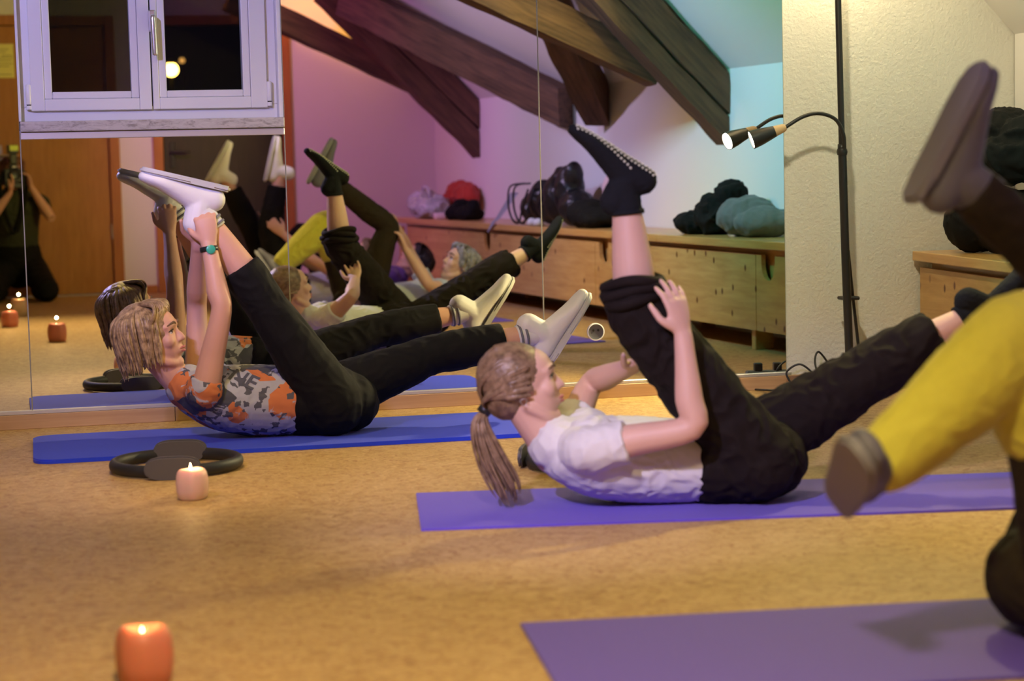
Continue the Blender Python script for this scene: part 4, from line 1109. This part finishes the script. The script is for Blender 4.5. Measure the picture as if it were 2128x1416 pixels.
def shoe(body, ankle, toe, sole, lat, mat='white_shoe', solemat='sole', voxel=0.005, s=1.06, sock=None, sock_to=None):
    a, t, so = foot_pts(ankle, toe, sole)
    bm = bmesh.new(); foot(bm, ankle, toe, sole, lat, 0.009, s)
    me = remesh(bm, voxel, 4)
    sh = link('shoe', me, MAT[mat], body, True)
    # sole slab following the outline
    bm = bmesh.new(); latv = V(lat); latv = (latv - t * latv.dot(t) - so * latv.dot(so)).normalized()
    out = [(-0.085, 0.018), (-0.075, 0.034), (-0.03, 0.040), (0.05, 0.043), (0.12, 0.054), (0.175, 0.050), (0.205, 0.034), (0.216, 0.012)]
    pts = [(x, y) for x, y in out] + [(x, -y) for x, y in out[::-1]]
    prism(bm, pts, t, latv, so, a + so * 0.068 * s, 0.020)
    bmesh.ops.bevel(bm, geom=[e for e in bm.edges if any(len(q.verts) > 8 for q in e.link_faces)], offset=0.006, segments=2, affect='EDGES')
    obj('shoe_sole', bm, MAT[solemat], sh, auto=45)
    # laces
    for k in range(4):
        c = a + t * (0.055 + 0.018 * k) + so * (0.004 + 0.009 * k)
        bm = bmesh.new(); tube(bm, [c - latv * 0.026 + so * 0.012, c - so * 0.001, c + latv * 0.026 + so * 0.012], [0.003] * 3, t, 6, 3); obj('lace', bm, MAT['white_cloth'], sh, True)
    return sh

def band(body, name, p, d, r, w, mat):
    bm = bmesh.new(); d = V(d).normalized()
    lathe(bm, [(r, -w / 2), (r + 0.004, -w / 2), (r + 0.005, 0), (r + 0.004, w / 2), (r, w / 2)], 28, p, d)
    return obj(name, bm, mat, body, True)
# ------------------------------------------------------------------ woman on the blue mat
L1 = V((0.008, 1, 0)).normalized()
legs1 = [dict(h=(1.005, -0.735, 0.130), k=(0.800, -0.742, 0.462), a=(0.590, -0.728, 0.795), toe=(-0.968, 0, 0.25), sole=(0.25, 0, 0.968)),
         dict(h=(1.030, -0.565, 0.130), k=(1.390, -0.560, 0.252), a=(1.790, -0.565, 0.315), toe=(0.546, 0, 0.837), sole=(0.837, 0, -0.546))]
arms1 = [dict(s=(0.580, -0.795, 0.190), e=(0.640, -0.835, 0.458), w=(0.612, -0.785, 0.672), hd=(-0.10, 0.10, 1), pn=(0.1, 1, 0), side=(-1, 0, 0), curl=0.75),
         dict(s=(0.585, -0.495, 0.185), e=(0.590, -0.485, 0.455), w=(0.590, -0.655, 0.672), hd=(-0.05, -0.1, 1), pn=(0.1, -1, 0), side=(-1, 0, 0), curl=0.75)]
w1 = person('person', 'short-haired woman in printed orange shirt gripping her raised leg on blue mat',
    [((1.035, -0.650, 0.122), 0.158, 0.108), ((0.900, -0.648, 0.128), 0.138, 0.108), ((0.760, -0.646, 0.136), 0.142, 0.112), ((0.640, -0.645, 0.152), 0.158, 0.100), ((0.570, -0.645, 0.175), 0.140, 0.075), ((0.515, -0.645, 0.205), 0.062, 0.058)],
    ((0.430, -0.648, 0.362), (0.86, -0.34, 0.20), (-0.42, 0.08, 0.90)), arms1, legs1, L1, 'skin', 'print', (0, 1), 0.16, 'trousers_black', (0.42, 0.68), 0.010, 0.0048, True, 0.98, 0.0035, 0.004, True, 1, rest=0.014, look=(0.8, -0.45, 0.25))
B = w1['body']
for l in legs1: shoe(B, l['a'], l['toe'], l['sole'], L1)
for l in legs1:
    A_ = V(l['a']); d = (A_ - V(l['k'])).normalized()
    bm = bmesh.new(); tube(bm, [A_ - d * 0.085, A_ - d * 0.04, A_], [0.0435, 0.0405, 0.041], L1, 18, 4, cap=False); sk = obj('sock', bm, MAT['white_cloth'], B, True)
    for k in (0.075, 0.055): band(sk, 'sock_stripe', A_ - d * k, d, 0.042, 0.008, MAT['grey_shoe'])
wa = V(arms1[0]['w']) - V((0.0, 0, 0.012)); wd = V((-0.1, 0.15, 1))
bs = band(B, 'wrist_watch', wa, wd, 0.026, 0.016, MAT['black_plastic'])
bm = bmesh.new(); lathe(bm, [(0, 0.0), (0.015, 0.0), (0.015, 0.008), (0.012, 0.010), (0, 0.010)], 22, wa + V((0.002, -0.026, 0)), (0.05, -1, 0.1)); obj('watch_dial', bm, plain('green_dial', (0.05, 0.42, 0.28), 0.3), bs, auto=40)
# bob hair
def bob(pn, mat, length=1.0, vol=1.0, n=150, g=V((0, 0, -1)), seed=3, parent=None, bangs=True):
    rnd = random.Random(seed)
    P, r, f, u, s = pn['P'], pn['r'], pn['f'], pn['u'], pn['s']
    bm = hair_cap(P, r, f, u, s, grow=1.03 * vol)
    me = remesh(bm, 0.006, 3); wrinkle(me, 0.003, 60, seed)
    cap = link('hair', me, MAT[mat], parent, True)
    bm = bmesh.new()
    for i in range(n):
        az = rnd.uniform(-2.25, 2.25)            # 0 = back of the head
        sa, ca = math.sin(az), math.cos(az)
        rad = rnd.uniform(0.99, 1.14) * vol
        end = -0.105 * length + rnd.uniform(-0.018, 0.022) + 0.015 * abs(az)
        pts = []
        for k in range(7):
            t = k / 6
            z = 0.122 * (1 - t) + end * t
            w_ = math.sqrt(max(0.02, 1 - ((z - 0.036) / 0.098) ** 2)) if z > 0.036 else 1.0 - 0.10 * ((0.036 - z) / 0.14)
            if k == 0: w_ = 0.28
            q = P(0.083 * rad * w_ * sa, -0.022 - 0.096 * rad * w_ * ca, z)
            q = q + g * (0.018 * t * t) + r * (0.004 * math.sin(3 * t + i))
            pts.append(q)
        kx = rnd.uniform(-0.5, 0.5)
        for k in range(2, 7): pts[k] = pts[k] + (pts[k] - P(0, -0.02, 0.0)).normalized() * (0.010 * math.sin(k * 1.1 + i) * (k / 6)) + u.cross(pts[k] - P(0, -0.02, 0)) * (0.10 * kx * (k / 6) ** 2)
        lock(bm, pts, rnd.uniform(0.0045, 0.010), 0.004, u.cross(pts[3] - P(0, -0.02, 0.03)), 0.2)
    if bangs:
        for i in range(46):
            x = rnd.uniform(-0.070, 0.070); sg = math.copysign(1, x + 0.015)
            j_ = rnd.uniform(-0.006, 0.006)
            pts = [P(x * 0.55, -0.01, 0.122 * vol ** 0.5), P(x * 0.85 + sg * 0.006, 0.042 + j_, 0.116), P(x * 1.0 + sg * 0.022, 0.066 + j_ - abs(x) * 0.25, 0.086 + j_), P(x * 0.6 + sg * 0.056, 0.050 - abs(x) * 0.3, 0.052 + rnd.uniform(-0.012, 0.02)), P(x * 0.3 + sg * 0.074, 0.016, 0.012 + rnd.uniform(-0.03, 0.02))]
            lock(bm, pts, rnd.uniform(0.006, 0.010), 0.0035, u, 0.15)
    obj('hair_locks', bm, MAT[mat], cap, True)
    return cap
bob(w1, 'hair_blond', 0.80, 1.08, 330, V((-0.3, 0, -1)), 3, B)
# letters printed on the chest
def print_text(txt, size, loc, right, upv, nrm, target, mat, parent, ext=0.0006):
    cu_ = bpy.data.curves.new('lettering', 'FONT'); cu_.body = txt; cu_.size = size; cu_.extrude = 0; cu_.resolution_u = 3
    cu_.align_x = 'CENTER'; cu_.align_y = 'CENTER'; cu_.offset = size * 0.02
    to = bpy.data.objects.new('t', cu_); COL.objects.link(to)
    dg = bpy.context.evaluated_depsgraph_get(); dg.update()
    me = bpy.data.meshes.new_from_object(to.evaluated_get(dg)); bpy.data.objects.remove(to); bpy.data.curves.remove(cu_)
    bm = bmesh.new(); bm.from_mesh(me); bpy.data.meshes.remove(me)
    bmesh.ops.triangulate(bm, faces=bm.faces)
    for _ in range(2): bmesh.ops.subdivide_edges(bm, edges=[e for e in bm.edges if e.calc_length() > size * 0.12], cuts=1)
    bmesh.ops.triangulate(bm, faces=bm.faces)
    bv = BVHTree.FromPolygons([v.co for v in target.vertices], [p.vertices for p in target.polygons])
    right, upv, nrm = V(right).normalized(), V(upv).normalized(), V(nrm).normalized()
    for v in bm.verts:
        q = V(loc) + right * v.co.x + upv * v.co.y + nrm * 0.15
        hit = bv.ray_cast(q, -nrm, 0.4)
        v.co = (hit[0] + nrm * 0.0022) if hit[0] is not None else q - nrm * 0.15
    return obj('lettering', bm, mat, parent, False)
print_text('NE', 0.078, (0.715, -0.74, 0.215), (0.86, 0, -0.50), (0.50, 0, 0.86), (-0.15, -1, 0.35), w1['shirt'].data, plain('navy_print', (0.09, 0.09, 0.12), 0.8), w1['shirt'])

# ------------------------------------------------------------------ woman with ponytail on the purple mat
L2 = V((0.172, 0.985, 0))
legs2 = [dict(h=(1.860, -2.480, 0.130), k=(1.560, -2.447, 0.530), a=(1.533, -2.441, 0.855), toe=(-0.84, 0.147, 0.52), sole=(0.51, -0.09, 0.85)),
         dict(h=(1.915, -2.315, 0.130), k=(2.230, -2.365, 0.315), a=(2.560, -2.425, 0.490), toe=(0.45, -0.08, 0.89), sole=(0.89, -0.15, -0.45))]
arms2 = [dict(s=(1.410, -2.482, 0.175), e=(1.650, -2.605, 0.236), w=(1.640, -2.580, 0.470), hd=(-0.14, 0.16, 0.97), pn=(-0.40, 0.92, 0.1), side=(-1, -0.25, 0.1), curl=0.28, spread=0.14, thumb=1.0),
         dict(s=(1.445, -2.165, 0.185), e=(1.545, -2.060, 0.300), w=(1.600, -2.270, 0.365), hd=(0.15, -0.9, 0.40), pn=(-0.4, -0.2, 1), side=(-1, 0, 0.2), curl=0.5)]
w2 = person('person', 'woman with ponytail, white t-shirt and black sock raised, on purple mat',
    [((1.885, -2.398, 0.118), 0.160, 0.110), ((1.745, -2.376, 0.112), 0.134, 0.100), ((1.600, -2.352, 0.120), 0.138, 0.106), ((1.480, -2.332, 0.134), 0.158, 0.100), ((1.405, -2.320, 0.155), 0.142, 0.078), ((1.345, -2.310, 0.185), 0.058, 0.056)],
    ((1.288, -2.300, 0.330), (0.95, -0.20, 0.20), (-0.22, 0.04, 0.97)), arms2, legs2, L2, 'skin_pale', 'white_cloth', (0, 1), 0.38, 'trousers_brown', (0.14, 0.62), 0.020, 0.0048, True, 0.98, 0.005, 0.009, True, 2, rest=0.006, look=(0.9, -0.3, 0.3))
B = w2['body']
for i, l in enumerate(legs2):
    A_ = V(l['a']); d = (A_ - V(l['k'])).normalized(); t = V(l['toe']).normalized(); so = V(l['sole']); so = (so - t * so.dot(t)).normalized()
    bm = bmesh.new(); foot(bm, A_, l['toe'], l['sole'], L2, 0.0045); tube(bm, [A_ - d * 0.075, A_ - d * 0.03, A_ + d * 0.01], [0.0415, 0.039, 0.040], L2, 18, 4, cap=False)
    sk = link('sock', remesh(bm, 0.004, 3), MAT['black_sock'], B, True); wrinkle(sk.data, 0.0015, 60, 4)
    band(sk, 'sock_cuff', A_ - d * 0.070, d, 0.0405, 0.012, MAT['black_sock'])
    # grip dots over the sole
    bv = BVHTree.FromPolygons([v.co for v in sk.data.vertices], [p.vertices for p in sk.data.polygons])
    latv = L2 - t * L2.dot(t) - so * L2.dot(so); latv.normalize()
    bm = bmesh.new()
    for ix in range(22):
        for iy in range(7):
            x = -0.055 + ix * 0.0112 + (0.0056 if iy % 2 else 0); y = -0.033 + iy * 0.011
            hit = bv.ray_cast(A_ + t * x + latv * y + so * 0.15, -so, 0.3)
            if hit[0] is not None and (hit[0] - A_).dot(so) > 0.045:
                ellipsoid(bm, hit[0], (0.0036, 0.0036, 0.0022), t, hit[1], 6, 4)
    g = obj('grip_dots', bm, MAT['dot'], sk, True); g['kind'] = 'stuff'
# rolled hem at the raised knee
l = legs2[0]; K_ = V(l['k']); A_ = V(l['a']); d = (A_ - K_).normalized()
bm = bmesh.new()
for j, (o_, rr) in enumerate(((0.030, 0.082), (0.052, 0.080), (0.074, 0.074))):
    N = 36; c = K_ + d * o_; ra = L2; rb = d.cross(ra)
    rg = []
    for i in range(N):
        t = 2 * math.pi * i / N; uu = ra * math.cos(t) + rb * math.sin(t); k = rr + 0.006 * math.sin(3 * t + j * 2); c2 = c + d * 0.008 * math.sin(2 * t + j)
        rg.append([bm.verts.new(c2 + uu * (k + 0.014 * math.cos(2 * math.pi * q / 8)) + d * 0.015 * math.sin(2 * math.pi * q / 8)) for q in range(8)])
    for i in range(N):
        for q in range(8): bm.faces.new((rg[i][q], rg[(i + 1) % N][q], rg[(i + 1) % N][(q + 1) % 8], rg[i][(q + 1) % 8]))
obj('rolled_hem', bm, MAT['trousers_brown'], w2['trousers'], True)
# ponytail hair
P, r, f, u, s = w2['P'], w2['r'], w2['f'], w2['u'], w2['s']
me = remesh(hair_cap(P, r, f, u, s, grow=1.02), 0.005, 3); wrinkle(me, 0.002, 90, 2)
cap = link('hair', me, MAT['hair_brown'], B, True)
rnd = random.Random(5)
root = P(0, -0.112, -0.038)
bm = bmesh.new()
for i in range(90):       # strands combed back to the tie
    x = rnd.uniform(-1, 1); z0 = rnd.uniform(-0.02, 0.118)
    fr = 0.060 if z0 > 0.06 else 0.015
    a = P(0.056 * x, 0.050 * (1 - 0.35 * x * x), 0.092 - 0.026 * abs(x)) if z0 > 0.06 else P(0.079 * math.copysign(1, x), 0.02 - 0.02 * rnd.random(), z0)
    m1 = P(0.083 * x, -0.045, max(0.02, z0 * 0.95)) if z0 <= 0.06 else P(0.070 * x, -0.05, 0.118 * (1 - 0.38 * x * x))
    if z0 <= 0.06: m1 = P(0.081 * math.copysign(1, x), -0.05, z0 * 0.7)
    m2 = P(0.046 * x, -0.118, 0.03 if z0 > 0.06 else -0.012)
    lock(bm, [a, m1, m2, root + r * 0.012 * x], rnd.uniform(0.006, 0.010), 0.0035, u, 0.5)
obj('combed_strands', bm, MAT['hair_brown'], cap, True)
bm = bmesh.new()
for i in range(60):
    a = rnd.uniform(0, 6.28); q = rnd.uniform(0.2, 1.0)
    dx, dy = 0.030 * q * math.cos(a), 0.022 * q * math.sin(a)
    ln = rnd.uniform(0.80, 1.02)
    tip = V((1.236, -2.312, 0.02)) + V((dx * 1.25, dy * 1.4, 0)) + V((0, 0, 0.21 * (1 - ln)))
    o_ = V((dx * 0.5, dy * 0.5, 0))
    pts = [root + o_ * 0.3, root.lerp(tip, 0.22) + V((-0.030, 0, 0.012)) + o_, root.lerp(tip, 0.55) + V((-0.022, 0, 0)) + o_ * 1.6, root.lerp(tip, 0.85) + V((-0.004, 0, 0)) + o_ * 1.1, tip]
    lock(bm, pts, rnd.uniform(0.005, 0.009), 0.004, L2, 0.12)
obj('ponytail', bm, MAT['hair_brown'], cap, True)
band(cap, 'hair_tie', root + V((-0.006, 0, -0.004)), V((-0.6, 0, -0.8)), 0.014, 0.022, MAT['black_plastic'])
bm = bmesh.new(); e_ = P(-0.083, -0.012, -0.034) if P(-0.083, 0, 0).dot(L2) < P(0.083, 0, 0).dot(L2) else P(0.083, -0.012, -0.034)
N = 24
for i in range(N):
    pass
tube(bm, [e_ + u * 0.010, e_ + u * 0.004 + f * 0.009, e_ - u * 0.008, e_ + u * 0.004 - f * 0.009, e_ + u * 0.010], [0.0012] * 5, L2, 6, 5); obj('earring', bm, MAT['steel'], B, True)

# ------------------------------------------------------------------ grey-haired woman on the near mat (legs in view, the rest in the mirror)
L3 = V((0.12, 1, 0)).normalized()
legs3 = [dict(h=(1.890, -4.125, 0.125), k=(1.750, -4.150, 0.585), a=(1.480, -4.130, 0.365), toe=(-0.22, -0.86, 0.46), sole=(-0.85, 0.0, -0.50)),
         dict(h=(1.930, -3.945, 0.125), k=(2.080, -3.945, 0.570), a=(1.735, -3.955, 0.860), toe=(0.50, 0, 0.86), sole=(-0.86, 0, 0.50))]
arms3 = [dict(s=(2.360, -4.235, 0.195), e=(2.260, -4.300, 0.420), w=(2.160, -4.130, 0.570), hd=(-0.3, 0.6, 0.6), pn=(-0.8, 0.3, -0.4), side=(-0.3, 0.3, 0.9), curl=0.6),
         dict(s=(2.380, -3.910, 0.195), e=(2.290, -3.830, 0.230), w=(2.170, -3.890, 0.440), hd=(-0.3, -0.2, 0.9), pn=(-0.9, -0.3, 0), side=(0.2, -0.9, 0.2), curl=0.5)]
w3 = person('person', 'grey-haired person with yellow-lit lower leg on the purple mat closest to camera',
    [((1.900, -4.035, 0.118), 0.160, 0.108), ((2.040, -4.045, 0.116), 0.136, 0.104), ((2.180, -4.055, 0.122), 0.142, 0.108), ((2.300, -4.065, 0.138), 0.158, 0.100), ((2.370, -4.072, 0.160), 0.140, 0.078), ((2.425, -4.076, 0.190), 0.060, 0.056)],
    ((2.520, -4.075, 0.330), (-0.84, 0.22, 0.42), (0.46, 0.0, 0.88)), arms3, legs3, L3, 'skin_pale', 'pale_blue', (0, 1), 0.40, 'trousers_dark', (0.93, 0.93), 0.004, 0.0055, True, 0.97, 0.004, 0.004, True, 3, rest=0.006)
B = w3['body']
for l in legs3: shoe(B, l['a'], l['toe'], l['sole'], L3, 'grey_shoe', 'sole_dark')
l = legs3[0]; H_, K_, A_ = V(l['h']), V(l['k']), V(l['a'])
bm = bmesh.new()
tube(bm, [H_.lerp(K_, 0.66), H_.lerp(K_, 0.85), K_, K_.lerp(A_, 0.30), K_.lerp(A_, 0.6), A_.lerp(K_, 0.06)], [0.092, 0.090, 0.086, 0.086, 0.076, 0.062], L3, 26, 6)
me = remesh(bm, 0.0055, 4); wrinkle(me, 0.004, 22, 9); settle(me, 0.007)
lg = link('yellow_lit_leg', me, MAT['yellow_lit_cloth'], B, True); lg['label'] = 'made-up sleeve from knee to ankle, coloured as yellow light on the leg'  # made-up sleeve; its yellow stands in for lamplight on the dark leg
bob(w3, 'hair_grey', 0.35, 1.0, 120, V((0.3, 0, -0.6)), 8, B)

# ------------------------------------------------------------------ person in lilac shirt (mirror only)
L4 = V((0.06, 1, 0)).normalized()
legs4 = [dict(h=(1.640, -5.46, 0.125), k=(1.470, -5.46, 0.530), a=(1.300, -5.45, 0.880), toe=(0.50, 0, 0.86), sole=(-0.86, 0, 0.50)),
         dict(h=(1.650, -5.29, 0.125), k=(1.560, -5.28, 0.540), a=(1.640, -5.27, 0.900), toe=(0.25, 0, 0.97), sole=(-0.97, 0, 0.25))]
arms4 = [dict(s=(2.010, -5.56, 0.20), e=(1.800, -5.60, 0.330), w=(1.610, -5.52, 0.520), hd=(-0.62, 0.0, 0.62), pn=(-0.2, 0.9, 0.3), side=(0.6, 0, 0.8), curl=0.12, spread=0.28, thumb=1.2),
         dict(s=(2.020, -5.20, 0.20), e=(1.820, -5.12, 0.330), w=(1.640, -5.20, 0.500), hd=(-0.6, 0, 0.6), pn=(-0.2, -0.9, 0.3), side=(0.6, 0, 0.8), curl=0.3)]
w4 = person('person', 'person in lilac shirt with open hand and raised white shoe, seen in mirror',
    [((1.650, -5.375, 0.120), 0.165, 0.112), ((1.780, -5.378, 0.120), 0.145, 0.108), ((1.900, -5.380, 0.126), 0.150, 0.112), ((1.990, -5.380, 0.142), 0.165, 0.102), ((2.050, -5.380, 0.165), 0.145, 0.08), ((2.100, -5.380, 0.195), 0.062, 0.058)],
    ((2.190, -5.38, 0.330), (-0.84, 0, 0.48), (0.50, 0.0, 0.86)), arms4, legs4, L4, 'skin', 'lilac', (0, 1), 0.45, 'trousers_black', (0.75, 0.75), 0.012, 0.007, True, 0.97, 0.006, 0.006, True, 4, rest=0.008)
B = w4['body']
for l in legs4: shoe(B, l['a'], l['toe'], l['sole'], L4, voxel=0.007)
bob(w4, 'hair_brown', 0.5, 1.0, 70, V((0.3, 0, -0.6)), 9, B)

# ------------------------------------------------------------------ black-haired person in purple (mirror only)
L5 = V((0.06, 1, 0)).normalized()
legs5 = [dict(h=(2.080, -6.10, 0.120), k=(1.880, -6.10, 0.480), a=(1.680, -6.10, 0.110), toe=(-1, 0, -0.03), sole=(-0.03, 0, -1)),
         dict(h=(2.090, -5.93, 0.120), k=(1.890, -5.93, 0.480), a=(1.690, -5.93, 0.110), toe=(-1, 0, -0.03), sole=(-0.03, 0, -1))]
arms5 = [dict(s=(2.420, -6.19, 0.17), e=(2.230, -6.25, 0.22), w=(2.020, -6.22, 0.35), hd=(-0.8, 0.1, 0.3), pn=(0, 0.9, -0.2), side=(0.2, 0, 0.9), curl=0.4),
         dict(s=(2.430, -5.84, 0.17), e=(2.240, -5.78, 0.22), w=(2.030, -5.82, 0.35), hd=(-0.8, -0.1, 0.3), pn=(0, -0.9, -0.2), side=(0.2, 0, 0.9), curl=0.4)]
w5 = person('person', 'black-haired person in purple top lying by the bench, seen in mirror',
    [((2.090, -6.015, 0.116), 0.16, 0.106), ((2.220, -6.015, 0.116), 0.138, 0.102), ((2.330, -6.015, 0.122), 0.145, 0.106), ((2.420, -6.015, 0.134), 0.16, 0.098), ((2.480, -6.015, 0.15), 0.14, 0.076), ((2.530, -6.015, 0.172), 0.06, 0.056)],
    ((2.635, -6.01, 0.270), (-0.72, 0, 0.69), (0.70, 0.0, 0.70)), arms5, legs5, L5, 'skin', 'purple_cloth', (0, 1), 0.45, 'trousers_black', (0.8, 0.8), 0.012, 0.007, True, 0.97, 0.005, 0.006, True, 5, rest=0.006)
B = w5['body']
for l in legs5: shoe(B, l['a'], l['toe'], l['sole'], L5, voxel=0.007)
bob(w5, 'hair_black', 0.6, 1.05, 80, V((0.4, 0, -0.6)), 10, B)
mat_obj('exercise_mat', rect((1.60, -6.29), (1, 0.0), 1.15, 0.55), 0.006, MAT['purple_mat'], 'purple mat under the black-haired person, seen in the mirror', 0, 'exercise mats')

# ------------------------------------------------------------------ photographer kneeling by the door
L6 = V((1, 0, 0))
legs6 = [dict(h=(-0.100, -7.700, 0.220), k=(-0.200, -7.270, 0.085), a=(-0.135, -7.650, 0.065), toe=(0, -1, -0.12), sole=(0, 0.12, 1)),
         dict(h=(0.100, -7.700, 0.220), k=(0.200, -7.270, 0.085), a=(0.135, -7.650, 0.065), toe=(0, -1, -0.12), sole=(0, 0.12, 1))]
arms6 = [dict(s=(-0.175, -7.620, 0.715), e=(-0.185, -7.470, 0.600), w=(-0.035, -7.455, 0.790), hd=(0.25, 0.0, 0.9), pn=(0.2, 0, 1), side=(0.2, 0.9, 0), curl=0.35),
         dict(s=(0.175, -7.620, 0.715), e=(0.245, -7.500, 0.600), w=(0.115, -7.500, 0.825), hd=(-0.25, 0.05, 0.95), pn=(-0.85, 0.35, 0), side=(-0.1, -0.9, 0.2), curl=0.7)]
w6 = person('person', 'photographer kneeling before the orange door, holding a camera with flash',
    [((0.0, -7.705, 0.240), 0.165, 0.115), ((0.0, -7.700, 0.390), 0.140, 0.105), ((0.0, -7.680, 0.540), 0.150, 0.112), ((0.0, -7.655, 0.660), 0.165, 0.105), ((0.0, -7.640, 0.735), 0.145, 0.08), ((0.0, -7.630, 0.790), 0.060, 0.056)],
    ((-0.020, -7.615, 0.930), (0.22, 0.97, 0.0), (0, 0, 1)), arms6, legs6, L6, 'skin', 'olive_cloth', (0, 1), 0.40, 'trousers_black', (0.9, 0.9), 0.016, 0.007, True, 0.95, 0.006, 0.007, True, 6)
bob(w6, 'hair_red', 0.8, 1.02, 80, V((0, 0, -1)), 11, w6['body'])
ce = empty('photo_camera', (0.0, -7.46, 0.92)); tag(ce, 'black camera with tall flash held by the kneeling photographer', 'camera')
ce.rotation_euler = (0, 0, -YAW)
obj('camera_body', bbox((-0.073, -0.040, -0.062), (0.073, 0.0, 0.045), 0.012, 3), MAT['black_plastic'], ce)
obj('prism_hump', bbox((-0.030, -0.042, 0.040), (0.030, 0.008, 0.075), 0.010, 3), MAT['black_plastic'], ce)
obj('battery_grip', bbox((-0.070, -0.038, -0.100), (0.070, -0.002, -0.058), 0.010, 3), MAT['black_plastic'], ce)
bm = bmesh.new(); lathe(bm, [(0.034, -0.002), (0.036, 0.012), (0.040, 0.016), (0.040, 0.034), (0.036, 0.036), (0.034, 0.030), (0.0, 0.022)], 36, (0, 0, 0), (0, 1, 0)); obj('lens', bm, MAT['black_plastic'], ce, auto=40)
fl_ = obj('flash_foot', bbox((-0.025, -0.040, 0.075), (0.025, 0.005, 0.150), 0.006, 2), MAT['black_plastic'], ce)
obj('flash_head', bbox((-0.036, -0.055, 0.150), (0.036, 0.020, 0.215), 0.006, 2), MAT['black_plastic'], fl_)
obj('flash_window', bbox((-0.031, 0.0185, 0.172), (0.031, 0.0225, 0.210), 0.002), MAT['flash'], fl_)
obj('name_plate', bbox((-0.014, 0.008, 0.052), (0.014, 0.0095, 0.060)), MAT['white_shoe'], ce)
bm = bmesh.new(); tube(bm, [(-0.073, -0.02, 0.02), (-0.10, -0.03, -0.10), (-0.06, -0.06, -0.30), (0.0, -0.06, -0.42), (0.05, -0.06, -0.30), (0.09, -0.03, -0.10), (0.073, -0.02, 0.02)], [(0.016, 0.0025)] * 7, (1, 0, 0), 8, 6); obj('strap', bm, MAT['black_cloth'], ce, True)
